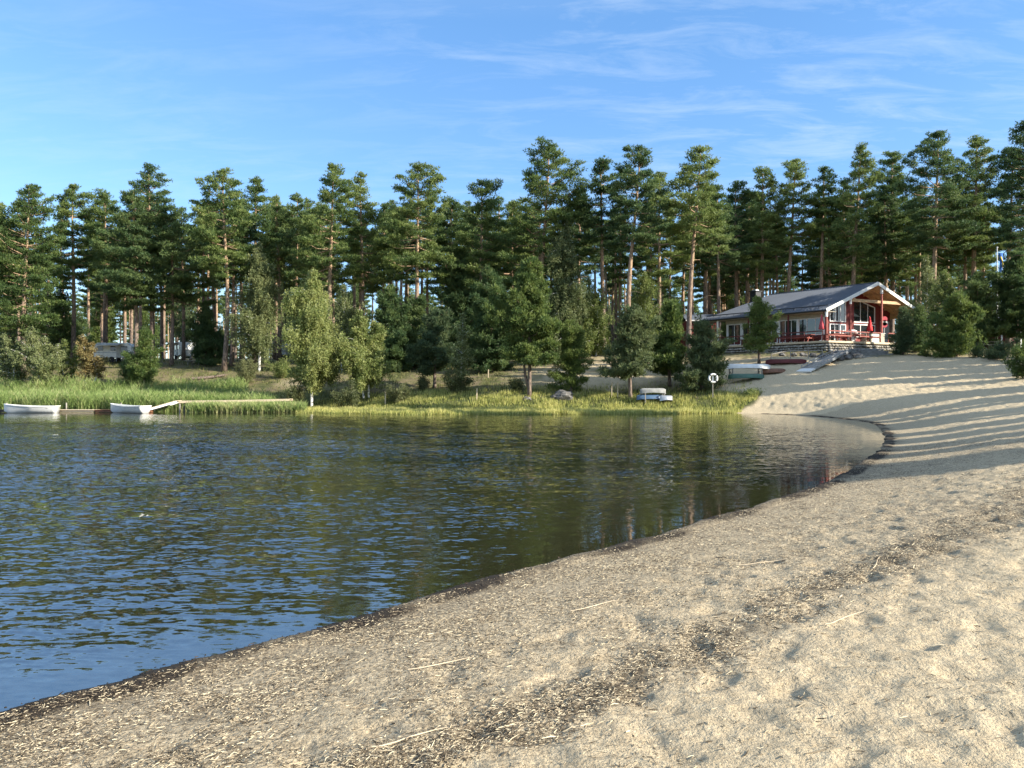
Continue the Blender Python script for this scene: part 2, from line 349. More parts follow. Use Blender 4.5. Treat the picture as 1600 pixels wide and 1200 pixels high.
def water_mat():
    m, nt, N, L = new_mat('lake_water'); out = N('ShaderNodeOutputMaterial')
    geo = N('ShaderNodeNewGeometry')
    def V(op, a, b=None, sc=None):
        v = N('ShaderNodeVectorMath'); v.operation = op
        for i, q in enumerate((a, b)):
            if q is None: continue
            if isinstance(q, tuple): v.inputs[i].default_value = q
            else: L(q, v.inputs[i])
        if sc is not None:
            if isinstance(sc, (int, float)): v.inputs['Scale'].default_value = sc
            else: L(sc, v.inputs['Scale'])
        return v.outputs[0]
    def mapn(scale, rot, s, det, dist=0.0, rg=.5):
        mp = N('ShaderNodeMapping'); mp.inputs['Rotation'].default_value = (0, 0, math.radians(rot)); mp.inputs['Scale'].default_value = (*scale, 1)
        L(geo.outputs['Position'], mp.inputs[0]); n = N('ShaderNodeTexNoise'); n.inputs['Scale'].default_value = s; n.inputs['Detail'].default_value = det
        n.inputs['Distortion'].default_value = dist; n.inputs['Roughness'].default_value = rg; L(mp.outputs[0], n.inputs[0]); return n
    # slopes: long-crested ripples + shorter cross chop + fine shimmer, all as direct slope vectors
    n1 = mapn((.5, 1.8), 8, 10, 1.5, .25); n2 = mapn((.8, 1.5), -14, 13.0, 2); n3 = mapn((1, 1), 30, .55, 2)
    s1 = V('MULTIPLY', V('SUBTRACT', n1.outputs['Color'], (.5, .5, .5)), (.24, .55, 0))
    s2 = V('MULTIPLY', V('SUBTRACT', n2.outputs['Color'], (.5, .5, .5)), (.26, .46, 0))
    s3 = V('MULTIPLY', V('SUBTRACT', n3.outputs['Color'], (.5, .5, .5)), (.03, .05, 0))
    big = mapn((.6, 1.4), 5, .16, 2); mr = N('ShaderNodeMapRange'); mr.inputs[1].default_value = .38; mr.inputs[2].default_value = .62; mr.inputs[3].default_value = .55; mr.inputs[4].default_value = 1.0
    L(big.outputs['Fac'], mr.inputs[0])
    at = N('ShaderNodeAttribute'); at.attribute_name = 'calm'
    mm = N('ShaderNodeMath'); mm.operation = 'MULTIPLY'; L(mr.outputs[0], mm.inputs[0]); L(at.outputs['Fac'], mm.inputs[1])
    s = V('SCALE', V('ADD', s1, s2), sc=mm.outputs[0])
    nrm = V('NORMALIZE', V('ADD', s, geo.outputs['Normal']))
    fr = N('ShaderNodeFresnel'); fr.inputs[0].default_value = 3.3; L(nrm, fr.inputs['Normal'])
    gl = N('ShaderNodeBsdfGlossy'); gl.inputs['Roughness'].default_value = .03; gl.inputs['Color'].default_value = (1, 1, 1, 1); L(nrm, gl.inputs['Normal'])
    tr = N('ShaderNodeBsdfTransparent'); tr.inputs[0].default_value = (.80, .72, .50, 1)
    df = N('ShaderNodeBsdfDiffuse'); df.inputs[0].default_value = (.17, .165, .075, 1)        # peaty, slightly turbid water
    bd = N('ShaderNodeMixShader'); bd.inputs[0].default_value = .13; L(tr.outputs[0], bd.inputs[1]); L(df.outputs[0], bd.inputs[2])
    mx = N('ShaderNodeMixShader'); L(fr.outputs[0], mx.inputs[0]); L(bd.outputs[0], mx.inputs[1]); L(gl.outputs[0], mx.inputs[2])
    L(mx.outputs[0], out.inputs[0]); return m
M = dict(  # base colours
    bark=bark_pine(), birch=bark_birch(), ground=ground_mat(), water=water_mat(),
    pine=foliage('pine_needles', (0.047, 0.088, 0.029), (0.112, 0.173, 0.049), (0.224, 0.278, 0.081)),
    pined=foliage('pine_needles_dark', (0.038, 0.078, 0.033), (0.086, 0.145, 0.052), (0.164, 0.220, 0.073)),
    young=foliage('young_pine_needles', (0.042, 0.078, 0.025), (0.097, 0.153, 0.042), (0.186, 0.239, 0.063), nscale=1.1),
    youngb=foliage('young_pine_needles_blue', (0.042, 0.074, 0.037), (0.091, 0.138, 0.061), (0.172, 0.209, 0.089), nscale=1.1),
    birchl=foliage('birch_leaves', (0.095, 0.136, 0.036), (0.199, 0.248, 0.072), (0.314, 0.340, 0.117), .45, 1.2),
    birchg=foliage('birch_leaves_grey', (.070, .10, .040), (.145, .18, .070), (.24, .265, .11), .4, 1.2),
    orange=foliage('dying_leaves', (.11, .08, .03), (.22, .16, .06), (.30, .25, .10), .4, 1.4),
    willow=foliage('willow_leaves', (.05, .07, .025), (.11, .13, .05), (.19, .20, .085), .4, 1.4),
    wood=simple('weathered_wood', (.34, .31, .27), .85, noise=.25, scale=8),
    palewood=simple('pale_new_wood', (.62, .50, .34), .7, noise=.1, scale=5),
    ceil=simple('ceiling_boards', (.55, .34, .17), .6, noise=.15, scale=3),
    red=simple('falu_red_paint', (.19, .022, .018), .75, noise=.2, scale=4),
    dred=simple('dark_red_stain', (.12, .022, .02), .75, noise=.2, scale=4),
    railred=simple('red_rail_stain', (.30, .075, .055), .7, noise=.2, scale=5),
    white=simple('white_paint', (.80, .79, .75), .5, noise=.05, scale=5),
    cream=simple('cream_boards', (.42, .385, .30), .7, noise=.12, scale=4),
    roof=simple('grey_roof_sheet', (.115, .13, .158), .7, .0, noise=.05, scale=1.3, spec=.25),
    dark=simple('black_metal', (.02, .021, .024), .4, .3, noise=.2),
    zinc=simple('galvanised_metal', (.42, .44, .46), .4, .6, noise=.15),
    hull=simple('white_boat_hull', (.78, .78, .75), .35, noise=.06, scale=3),
    hullin=simple('grey_boat_inside', (.50, .50, .47), .6, noise=.12, scale=4),
    green=simple('green_boat_hull', (.05, .13, .085), .4, noise=.2, scale=3),
    brown=simple('brown_boat_wood', (.20, .09, .045), .6, noise=.25, scale=5),
    blueh=simple('blue_hull', (.07, .13, .22), .4, noise=.1, scale=3),
    redcloth=simple('red_parasol_cloth', (.62, .035, .04), .8, noise=.12, scale=6),
    pinkcloth=simple('faded_red_parasol_cloth', (.60, .09, .11), .8, noise=.12, scale=6),
    rock=simple('grey_rock', (.15, .14, .13), .9, noise=.4, scale=3, bump=1.0),
    rockp=simple('pale_rock', (.34, .31, .26), .9, noise=.35, scale=3, bump=1.0),
    mortar=simple('earth_fill', (.17, .145, .11), .95, noise=.3, scale=3, bump=.6),
    conc=simple('grey_concrete', (.26, .26, .25), .9, noise=.2, scale=3),
    tyre=simple('black_rubber', (.02, .02, .02), .8, noise=.1),
    bluef=simple('blue_flag_cloth', (.02, .12, .42), .8, noise=.1), yell=simple('yellow_flag_cloth', (.7, .5, .04), .8, noise=.1),
    awn=simple('grey_awning', (.45, .45, .43), .7, noise=.1), black=simple('dark_interior', (.015, .015, .015), .8),
)
def glass_mat():
    m, nt, N, L = new_mat('window_glass'); out = N('ShaderNodeOutputMaterial'); p = N('ShaderNodeBsdfPrincipled'); L(p.outputs[0], out.inputs[0])
    p.inputs['Base Color'].default_value = (.025, .03, .035, 1); p.inputs['Roughness'].default_value = .04; p.inputs['Specular IOR Level'].default_value = 1.0
    tc = N('ShaderNodeTexCoord'); n = N('ShaderNodeTexNoise'); n.inputs['Scale'].default_value = .8; L(tc.outputs['Object'], n.inputs[0])
    b = N('ShaderNodeBump'); b.inputs['Strength'].default_value = .08; b.inputs['Distance'].default_value = .1; L(n.outputs[0], b.inputs['Height']); L(b.outputs[0], p.inputs['Normal'])
    return m
M['glass'] = glass_mat()

# ------------------------------------------------------------------ ground sheet
def make_ground():
    th = np.concatenate([np.linspace(-180, -50, 40)[:-1], np.linspace(-50, -36, 20)[:-1], np.linspace(-36, 38, 740), np.linspace(38, 55, 26)[1:], np.linspace(55, 180, 38)[1:]])
    th = np.radians(th[:-1])
    r = np.concatenate([[.25, .6, 1.0, 1.5, 2.0], np.geomspace(2.3, 110, 720), np.geomspace(112, 900, 50)])
    T, R = np.meshgrid(th, r)
    x = R * np.sin(T); y = R * np.cos(T)
    X, Y = x.ravel(), y.ravel()
    Z = ground_h(X, Y)
    sd = shore_dist(X, Y)
    n, k = R.shape
    i, j = np.meshgrid(np.arange(n - 1), np.arange(k), indexing='ij'); j2 = (j + 1) % k
    Fq = np.stack([i * k + j, (i + 1) * k + j, (i + 1) * k + j2, i * k + j2], -1).reshape(-1, 4)
    Fq = Fq[:, ::-1]
    V = np.stack([X, Y, Z], 1); c = len(V); V = np.vstack([V, [(0, 0, float(ground_h(np.array([0.]), np.array([0.]))[0]))]])
    # weights
    nz = fbm(X / 3.3, Y / 3.3, 4)
    px = 800 + F * X / np.maximum(Y, .1)
    edge = np.interp(Y, [0, 54, 56, 60, 62, 64, 70, 80], [-900, -900, 1100, 1175, 1150, 1085, 1090, 1120]) + nz * 35
    sand = np.where((Y < 52), 1.0, np.clip((px - edge) / 18, 0, 1))
    sand = sand * np.clip((5.2 + nz * .5 - Z) / .5, 0, 1)
    # the bare sandy bank left of the beach
    bank = np.clip(1.7 - np.hypot((px - 945) / 100, (Z - 3.2) / 1.9), 0, 1) * np.clip(.95 + nz * 1.4, 0, 1) * (Y > 58) * (Y < 84)
    bank = np.maximum(bank, np.clip(1.2 - np.hypot((px - 470) / 40, (Z - 2.6) / .9), 0, 1) * (Y > 65) * (Y < 84) * .8)
    sand = np.maximum(sand, np.clip(bank, 0, 1) * .85)
    g = np.clip((1.9 + nz * 1.1 - Z) / .7, 0, 1) * (Y > 55) * (1 - np.clip((px - edge) / 18, 0, 1))
    g = np.maximum(g, np.clip(nz * 2.4 - .1, 0, 1) * (Y > 58) * (Y < 100) * (1 - sand) * .9)
    g = np.maximum(g, np.clip((Z - 5.3) * 2, 0, 1) * (px > 1440) * (Y < 92) * (Y > 60) * np.clip(.6 + nz, 0, 1))
    deb = np.clip(1.25 - sd / 4.5, 0, 1) * (Y < 52)
    band = np.interp(X, [-1, .17, 2.36, 4.4, 6.7, 10], [3.0, 4.0, 6.1, 7.8, 9.8, 13.5])
    deb = np.maximum(deb, np.clip((Y - band) / .8 + .5, 0, 1) * (Y < 24) * np.clip(.75 + nz, .35, 1) * (sd > 0))
    deb = np.maximum(deb, np.exp(-((Y - band) / (.35 + .06 * Y)) ** 2) * 1.3 * (Y < 20) * np.clip(.9 + nz, .5, 1))
    deb = np.clip(deb + .15 * np.clip(nz, 0, 1), 0, 1) * np.where(Y > 24, .75, 1)
    wn = fbm(X * .9, Y * .9, 4); wet = np.clip(1.0 - (sd - .16 - .15 * wn - np.clip(Y / 90, 0, .14)) / .10, 0, 1) * (sd > -.3) * (Y < 56) * np.clip(.85 + wn, .5, 1)
    wet = np.maximum(wet, np.clip(.5 - (sd - .1 - .4 * wn) / 1.1, 0, .5) * (sd > -.6) * (Y < 56))
    wet = np.clip(wet, 0, 1)
    n5 = fbm(X * 2.3 + 5, Y * 2.3, 4); wet = np.maximum(wet, .8 * np.exp(-((Y - band) / (.13 + .030 * Y)) ** 2) * np.clip(.15 + 1.9 * n5, 0, 1) * (Y < 20))     # dark old weed in the upper drift line
    wet = np.maximum(wet, .45 * np.clip(1.9 * fbm(X * 3.1, Y * 3.1 + 8, 3) - .35, 0, 1) * np.clip((Y - band) / .8 + .5, 0, 1) * (Y < 24) * (sd > 0))
    bed = np.clip((-sd - .3) / 3.5, 0, 1) ** .7
    w = np.stack([sand, g, deb, np.ones_like(g)], 1)
    add = lambda a: np.concatenate([a, a[:1]]) if a.ndim == 1 else np.vstack([a, a[:1]])
    me = mesh_np('ground', V, Fq, M['ground'], {'w': add(w), 'wet': add(wet), 'bed': add(bed)}, True)
    # close the small hole under the camera
    import bmesh
    bm = bmesh.new(); bm.from_mesh(me); bm.verts.ensure_lookup_table()
    for q in range(k):
        f = bm.faces.new((bm.verts[(q + 1) % k], bm.verts[q], bm.verts[c])); f.smooth = True
    bmesh.ops.recalc_face_normals(bm, faces=bm.faces[-k:])
    bm.to_mesh(me); bm.free()
    tag(link('ground', me), kind='structure', label='pale beach sand running up into grass and forest floor')
make_ground()
def make_water():
    """one sheet with real ripples, finest where the lake is seen closest"""
    th = np.radians(np.concatenate([np.linspace(-179, -52, 34)[:-1], np.linspace(-52, -37, 26)[:-1], np.linspace(-37, 29, 720), np.linspace(29, 60, 12)[1:], np.linspace(60, 179, 16)[1:]]))
    r = np.concatenate([[1.0, 2.0, 3.0], np.geomspace(3.6, 17, 190), np.linspace(17, 66, 470)[1:], np.geomspace(67, 430, 22)])
    T, Rr = np.meshgrid(th, r); n, k = Rr.shape; x = (Rr * np.sin(T)).ravel(); y = (Rr * np.cos(T)).ravel(); sd = -shore_dist(x, y)
    dfar = np.clip((57 - y) / 16, 0, 1); lee = np.clip((x + 2.5) / 13, 0, 1)
    gust = .62 + .75 * np.clip(fbm(x / 9 + 3, y / 16, 2) + .35, 0, 1)
    calm = np.clip(sd / 2.8, .10, 1) * (.04 + .96 * dfar) * (1 - .62 * lee) * gust * (1.15 + 1.3 * np.clip((-x + 2) / 11, 0, 1) * np.clip((50 - y) / 20, 0, 1) + .45 * np.clip((y - 11) / 12, 0, 1))
    ca, sa = math.cos(.12), math.sin(.12); u = x * ca + y * sa; v = -x * sa + y * ca
    wx = .25 * perlin(x / 2.1, y / 2.1)
    h = .010 * perlin(u / 1.7, (v + wx) / .38 + 11) + .0075 * perlin(u / 1.1 + 5, (v + wx) / .19) + .0030 * perlin(u / .32, v / .15 + 7) * np.clip((30 - y) / 15, 0, 1) + .006 * perlin(x / .8, y / 1.1)
    z = h * calm
    i, j = np.meshgrid(np.arange(n - 1), np.arange(k - 1), indexing='ij')
    Fq = np.stack([i * k + j, i * k + j + 1, (i + 1) * k + j + 1, (i + 1) * k + j], -1).reshape(-1, 4)
    me = mesh_np('water', np.stack([x, y, z], 1), Fq, M['water'], {'calm': calm}, True)
    tag(link('water', me), kind='structure', label='rippled lake water reflecting blue sky and pines')
make_water()

# ------------------------------------------------------------------ leaves and trunks
def nrmz(a): return a / np.maximum(np.linalg.norm(a, axis=-1, keepdims=True), 1e-9)
def blade_tris(P, D, ln, wd, rng):
    """one thin triangle for each base point"""
    n = len(P); D = nrmz(D); r = nrmz(rng.normal(size=(n, 3))); s = nrmz(np.cross(D, r)) * (wd / 2).reshape(-1, 1)
    V = np.empty((n, 3, 3)); V[:, 0] = P - s; V[:, 1] = P + s; V[:, 2] = P + D * ln.reshape(-1, 1)
    return V
def leaf_mesh(name, V, vals, mat):
    n = len(V); return mesh_np(name, V.reshape(-1, 3), np.arange(n * 3).reshape(-1, 3), mat, {'v': np.repeat(vals, 3)})
def tuft_cloud(cen, rad, flat, per, rng, ln, wd, up=.5, nb=3, outc=None):
    """needle tufts filling flattened pads; cen (n,3), rad (n,)"""
    n = len(cen); c = np.repeat(cen, per, 0); r = np.repeat(rad, per)
    d = nrmz(rng.normal(size=(n * per, 3))); q = rng.random(n * per) ** .45
    off = d * (r * q)[:, None]; off[:, 2] *= flat
    p = c + off
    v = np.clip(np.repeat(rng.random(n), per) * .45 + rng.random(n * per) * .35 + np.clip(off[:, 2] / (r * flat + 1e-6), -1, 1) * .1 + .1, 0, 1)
    P = np.repeat(p, nb, 0); dd = np.repeat(d, nb, 0) * .8 + rng.normal(size=(len(P), 3)) * .55; dd[:, 2] += up
    L = ln * (.7 + .6 * rng.random(len(P))); Wd = wd * (.7 + .6 * rng.random(len(P)))
    return blade_tris(P, dd, L, Wd, rng), np.repeat(v, nb)
def prof_bush(t): return min(1, .70 + 3.0 * t) * math.sqrt(max(0, 1 - t ** 1.7)) * (1 - .12 * t)
def prof_pine(t, top):      # crown half-width profile; top 0 = flat rounded, 1 = pointed
    a = np.clip(.55 + 1.6 * t, 0, 1) * np.sqrt(np.clip(1 - t ** 2.2, 0, 1)) * (1 - .25 * t)
    b = np.clip(.7 + 2.0 * t, 0, 1) * np.clip(1.02 - t, 0, 1) ** .75
    return a * (1 - top) + b * top
def make_pine(seed, H, cb, R, top=.4, lean=(0, 0), dens=1.0, wood='bark', leaf='pine', fine=1.0, r0=None, needle=1.0, bare=6, fork=False, bush=False):
    """returns (trunk mesh, crown mesh); tree base at the origin"""
    rng = np.random.default_rng(seed)
    r0 = r0 or .012 * H + .03
    zs = np.linspace(0, H * .97, 14); wob = rng.normal(size=2) * .10
    def axis(z):
        t = z / H
        return np.array([lean[0] * t + wob[0] * math.sin(t * 5) * H / 20, lean[1] * t + wob[1] * math.sin(t * 4 + 1) * H / 20, z])
    mb = MB(); P = [axis(z) for z in zs]
    mb.tube([Vector(p) for p in P], [max(.02, r0 * (1.25 if i == 0 else 1) * (1 - .86 * (z / H) ** 1.25)) for i, z in enumerate(zs)], 8)
    if fork:
        a = Vector(axis(H * .04)); mb.tube([a, a + Vector((-.35, .1, H * .12)), a + Vector((-.62, .1, H * .3)), a + Vector((-.4, .1, H * .6))], [r0 * .8, r0 * .7, r0 * .5, r0 * .2], 7)
    wh = .85 + .35 * rng.random()          # distance between the whorls of boughs
    ch = H - cb; nb = int(ch * 5.6 * (1 if R > 1.6 else 1.5) * dens ** .5) + 6
    cen = []; rad = []
    az0 = rng.random() * 6.28
    # some sectors of the crown are thinner than others
    lob = rng.random(3) * 6.28
    for b in range(nb):
        t = ((b + rng.random()) / nb) ** .92; z = (cb if not bush or cb > .8 else max(.1, cb - .35)) + ch * t * .985
        if not bush: z = cb + max(0, round((z - cb) / wh)) * wh + rng.normal() * .10; z = min(z, H * .985); t = min(1, max(0, (z - cb) / ch))
        az = az0 + b * 2.399 + rng.normal() * .35
        lumpy = 1 + .27 * math.sin(az * 1 + lob[0] + t * 5) + .20 * math.sin(az * 2 + lob[1] - t * 9)
        pf = prof_bush(t) if bush else float(prof_pine(np.array(t), top)); Ln = max(.30, R * 1.12 * pf * lumpy * ((.62 + .55 * rng.random()) if not bush else (.66 + .46 * rng.random())))
        el = math.radians((-4 + 56 * t if bush else -8 + 48 * t ** 1.4) + rng.normal() * 7)
        o = axis(z); d = np.array([math.cos(az) * math.cos(el), math.sin(az) * math.cos(el), math.sin(el)])
        side = np.array([-math.sin(az), math.cos(az), 0])
        sag = .10 * Ln
        tip = o + d * Ln; tip[2] += .12 * Ln; midp = o + d * Ln * .5; midp[2] -= sag * .5
        if Ln > .5: mb.tube([Vector(o), Vector(midp), Vector(tip)], [.012 * Ln + .015, .009 * Ln + .010, .006], 4, False)
        ps = .46 if R > 1.8 and not bush else .34
        npad = max(1, int(Ln / ps * (1.9 if bush else 1.65) * (1 + .5 * Ln / R)))
        for q in range(npad):
            s = .30 + .72 * math.sqrt(rng.random()) if Ln > .9 and not bush else .12 + .93 * rng.random()
            sp = side * rng.normal() * .26 * Ln * (1.15 - s * .6)
            c = o + d * Ln * s + sp; c[2] += -sag * 4 * s * (1 - s) * .5 + .12 * Ln * s * s + rng.normal() * .06
            cen.append(c); rad.append(ps * (.75 + .55 * rng.random()) * (1.0 if R > 1.8 else .9))
    # leader tuft
    for q in range(5):
        c = axis(H * .985); c = c + rng.normal(size=3) * .18; c[2] += .1; cen.append(c); rad.append(.3)
    for q in range(bare):      # dead snags on the bare stem
        z = cb * (.55 + .43 * rng.random()); az = rng.random() * 6.28; Ln = .6 + rng.random() * 1.5; o = Vector(axis(z))
        mb.tube([o, o + Vector((math.cos(az), math.sin(az), .1)) * Ln * .6, o + Vector((math.cos(az + .3), math.sin(az + .3), -.12)) * Ln], [.035, .022, .006], 4, False)
    cen = np.array(cen); rad = np.array(rad)
    per = max(4, int(14 * dens * fine)); ln = (.27 if R > 1.8 else .20) * needle / fine ** .3
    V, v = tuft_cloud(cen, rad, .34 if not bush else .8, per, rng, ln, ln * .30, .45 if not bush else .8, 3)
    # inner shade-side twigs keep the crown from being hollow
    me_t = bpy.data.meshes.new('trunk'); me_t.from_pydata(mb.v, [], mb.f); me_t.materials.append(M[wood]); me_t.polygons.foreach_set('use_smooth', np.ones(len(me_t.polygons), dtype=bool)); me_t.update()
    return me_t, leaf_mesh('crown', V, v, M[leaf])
def make_birch(seed, H, cb, R, leaf='birchl', droop=1.0, stems=1, dens=1.0, lean=(0, 0), r0=None, lf=.17, wood='birch'):
    rng = np.random.default_rng(seed); mb = MB(); r0 = r0 or .008 * H + .03
    Ps = []; Ds = []; vs = []
    for st in range(stems):
        off = np.array([(st - (stems - 1) / 2) * .45, rng.normal() * .15, 0]) if stems > 1 else np.zeros(3)
        ln_ = np.array([lean[0] + (st - (stems - 1) / 2) * .9 * (stems > 1), lean[1], 0]); Hs = H * (1 - .14 * st)
        wb = rng.normal(size=2) * .2
        def axis(z):
            t = z / Hs; return off + ln_ * t + np.array([wb[0] * math.sin(t * 6), wb[1] * math.sin(t * 5), z])
        zs = np.linspace(0, Hs * .98, 12)
        mb.tube([Vector(axis(z)) for z in zs], [max(.012, r0 * (1 - .9 * (z / Hs))) for z in zs], 7)
        ch = Hs - cb; nb = int(ch * 5.5 * dens / stems ** .4) + 8; az0 = rng.random() * 6.28
        for b in range(nb):
            t = (b + rng.random()) / nb; z = cb * .9 + (Hs - cb * .9) * t * .97
            az = az0 + b * 2.399 + rng.normal() * .4
            pr = math.sin(math.pi * min(1, (t * .88 + .12)) ** .75) * .95 + .08
            Ln = R * pr * (.42 + .75 * rng.random()) * (1 + .28 * math.sin(az + az0 + t * 8)); el = math.radians(28 + 35 * t + rng.normal() * 8)
            o = axis(z); d = np.array([math.cos(az) * math.cos(el), math.sin(az) * math.cos(el), math.sin(el)])
            tip = o + d * Ln; tip[2] -= .25 * Ln * droop
            mb.tube([Vector(o), Vector(o + d * Ln * .55), Vector(tip)], [.008 * Ln + .008, .006 * Ln + .005, .004], 3, False)
            ns = max(4, int(Ln * 13 * dens))
            for q in range(ns):
                s = .25 + .8 * rng.random(); c = o + d * Ln * s + rng.normal(size=3) * .16 * Ln * np.array([1, 1, .6]); c[2] -= .25 * Ln * droop * s * s
                hl = (.25 + .75 * rng.random()) * droop * min(1.2, Ln * .8) + .12
                nl = int(10 + 18 * hl * dens)
                tt = rng.random(nl)[:, None]
                pp = c + np.array([0, 0, -1]) * tt * hl + rng.normal(size=(nl, 3)) * np.array([.11, .11, .05])
                dd = rng.normal(size=(nl, 3)) * .7 + np.array([0, 0, -.7 * min(1, droop)])
                Ps.append(pp); Ds.append(dd); vs.append(np.full(nl, rng.random() * .5) + rng.random(nl) * .45)
    P = np.vstack(Ps); D = np.vstack(Ds); v = np.concatenate(vs)
    V = blade_tris(P, D, lf * (.7 + .6 * rng.random(len(P))), lf * .62 * (.7 + .6 * rng.random(len(P))), rng)
    me_t = bpy.data.meshes.new('trunk'); me_t.from_pydata(mb.v, [], mb.f); me_t.materials.append(M[wood]); me_t.update()
    return me_t, leaf_mesh('crown', V, v, M[leaf])
def make_shrub(seed, H, R, leaf='willow', stems=9, dens=1.0, lf=.12):
    rng = np.random.default_rng(seed); mb = MB(); Ps = []; Ds = []; vs = []
    for s in range(stems):
        az = s * 2.399 + rng.random(); sp = R * math.sqrt(rng.random()); h = H * (1 - .45 * (sp / R) ** 2) * (.75 + .3 * rng.random())
        tip = np.array([math.cos(az) * sp, math.sin(az) * sp, h]); b = tip * np.array([.2, .2, 0]); m = (b + tip) / 2 + np.array([0, 0, .1 * h])
        mb.tube([Vector(b), Vector(m), Vector(tip)], [.022, .014, .004], 4, False)
        for q in range(int(13 * dens * max(.6, H))):
            t = .12 + .88 * rng.random(); c = b * (1 - t) + tip * t + rng.normal(size=3) * np.array([.16, .16, .12]) * max(.6, R * .7)
            nl = 22; Ps.append(c + rng.normal(size=(nl, 3)) * .13); dd = rng.normal(size=(nl, 3)) * .7; dd[:, 2] += .5; Ds.append(dd); vs.append(np.full(nl, rng.random() * .5) + rng.random(nl) * .4)
    P = np.vstack(Ps); P[:, 2] = np.maximum(P[:, 2], .03); D = np.vstack(Ds); v = np.concatenate(vs)
    V = blade_tris(P, D, lf * (.7 + .6 * rng.random(len(P))), lf * .6 * (.7 + .6 * rng.random(len(P))), rng)
    me_t = bpy.data.meshes.new('stems'); me_t.from_pydata(mb.v, [], mb.f); me_t.materials.append(M['bark']); me_t.update()
    return me_t, leaf_mesh('leaves', V, v, M[leaf])
def plant(name, loc, meshes, label, cat, group=None, rz=0, sc=None, parts=('trunk', 'crown')):
    t = empty(name, loc, label, cat, group, rz)
    if sc: t.scale = sc
    for pn, me in zip(parts, meshes): link(pn, me, t)
    return t
def top_h(px, D, ty):
    g = G(px, D); return g, H0 + (YH - ty) / F * D - g.z

#@@TREES
# (x of foot, distance, row of top, row of crown base, half width in px, pointedness, leaf, lean px at top, label)
FRONT = [
 (-8, 86, 318, 470, 40, .3, 'pine', 0, 'tall pine cut by the left edge of the photo'),
 (38, 84, 290, 525, 60, .35, 'pine', 4, 'broad bushy pine with boughs almost to the ground at far left'),
 (112, 93, 292, 440, 40, .3, 'pine', 4, 'tall pine with a round top right of the broad bushy pine at far left'),
 (165, 97, 303, 455, 38, .4, 'pine', 0, 'tall pine standing straight behind the white caravan'),
 (213, 86, 300, 480, 42, .4, 'pined', -4, 'dark pine with a pale bare stem right of the white caravan'),
 (238, 88, 259, 470, 58, .9, 'pined', -5, 'tallest and darkest pine of the left woods with a pointed top'),
 (268, 88, 338, 478, 48, .5, 'pined', 2, 'shorter dark pine with a sunlit foot right of the tallest left pine'),
 (318, 104, 318, 440, 34, .4, 'pine', 0, 'pale green pine half hidden left of the pair of tall twin stems'),
 (350, 84, 265, 432, 42, .5, 'pine', 3, 'left and sunlit stem of the two tall pines standing close together'),
 (361, 88, 300, 440, 40, .4, 'pined', 6, 'right and shaded stem of the two tall pines standing close together'),
 (398, 92, 277, 440, 34, .5, 'pine', 2, 'slim tall pine right of the two close standing stems'),
 (430, 104, 316, 450, 34, .3, 'pine', 0, 'pine with a low rounded top behind the grey drooping birch'),
 (466, 98, 305, 450, 30, .3, 'pined', -3, 'narrow pine behind the big yellow green birch'),
 (503, 93, 320, 430, 30, .3, 'pine', 0, 'pine with an orange sunlit stem above the big yellow green birch'),
 (515, 84, 255, 445, 46, .8, 'pine', 4, 'very tall pointed pine right above the big yellow green birch'),
 (566, 88, 270, 450, 38, .8, 'pine', -2, 'tall pine with a thin pointed top right of the very tall pointed pine'),
 (600, 100, 322, 450, 34, .3, 'pined', 0, 'low topped dark pine above the two stemmed young birch'),
 (650, 84, 262, 430, 58, .45, 'pine', 4, 'wide flat layered pine with a dark straight stem left of centre'),
 (668, 96, 330, 440, 34, .3, 'pined', 0, 'dark pine behind the wide flat layered pine'),
 (705, 96, 312, 450, 36, .4, 'pined', 0, 'dark pine filling the gap right of the wide flat layered pine'),
 (752, 86, 285, 455, 50, .4, 'pine', 0, 'full crowned pine with orange stems above the round young pine'),
 (800, 94, 318, 470, 40, .3, 'pine', 0, 'pine with a low top behind the forked young pine'),
 (845, 84, 226, 440, 60, .25, 'pine', 10, 'spreading flat topped pine with an orange bare upper stem, tallest near the centre'),
 (905, 95, 300, 430, 34, .3, 'pined', 0, 'pine behind the tall grey green drooping birch'),
 (944, 85, 252, 385, 34, .25, 'pined', -6, 'dark ragged pine with a red brown stem left of the leaning one'),
 (981, 80, 228, 390, 44, .2, 'pined', 16, 'tall pine leaning right with a long bare stem above the beach firs'),
 (1030, 96, 270, 440, 36, .3, 'pine', 0, 'pine with light green boughs right of the tall leaning pine'),
 (1075, 80, 228, 390, 46, .3, 'pine', 18, 'tall leaning pine with a bare stem just left of the clubhouse'),
 (1122, 96, 290, 420, 32, .4, 'pined', 0, 'pine behind the left end of the clubhouse roof'),
 (1150, 102, 285, 420, 32, .3, 'pined', 0, 'pine standing above the chimney of the clubhouse'),
 (1190, 100, 262, 430, 32, .3, 'pine', 2, 'pine with an open top above the left part of the clubhouse roof'),
 (1228, 100, 252, 390, 38, .5, 'pine', 14, 'slightly leaning pine with a yellow lit stem above the clubhouse roof'),
 (1280, 98, 262, 360, 26, .9, 'pine', 8, 'slim pine with a very long pale bare stem above the clubhouse roof'),
 (1332, 94, 228, 420, 40, .7, 'pine', 10, 'tall pointed pine behind the ridge end of the clubhouse'),
 (1392, 100, 238, 440, 40, .3, 'pine', 4, 'flat topped pine right behind the clubhouse gable'),
 (1455, 88, 205, 400, 50, .5, 'pined', 12, 'tall heavy crowned pine right of the clubhouse gable'),
 (1505, 92, 285, 420, 30, .4, 'pine', 6, 'short pine with a yellow stem between two heavy crowned pines'),
 (1520, 90, 213, 400, 46, .6, 'pine', 6, 'tall pine with dead twigs left of the flagpole'),
 (1575, 88, 232, 390, 40, .4, 'pined', 6, 'tall dark pine standing just right of the flagpole'),
 (1612, 72, 190, 380, 44, .3, 'pined', -8, 'nearest tall pine cut by the right edge of the photo'),
]
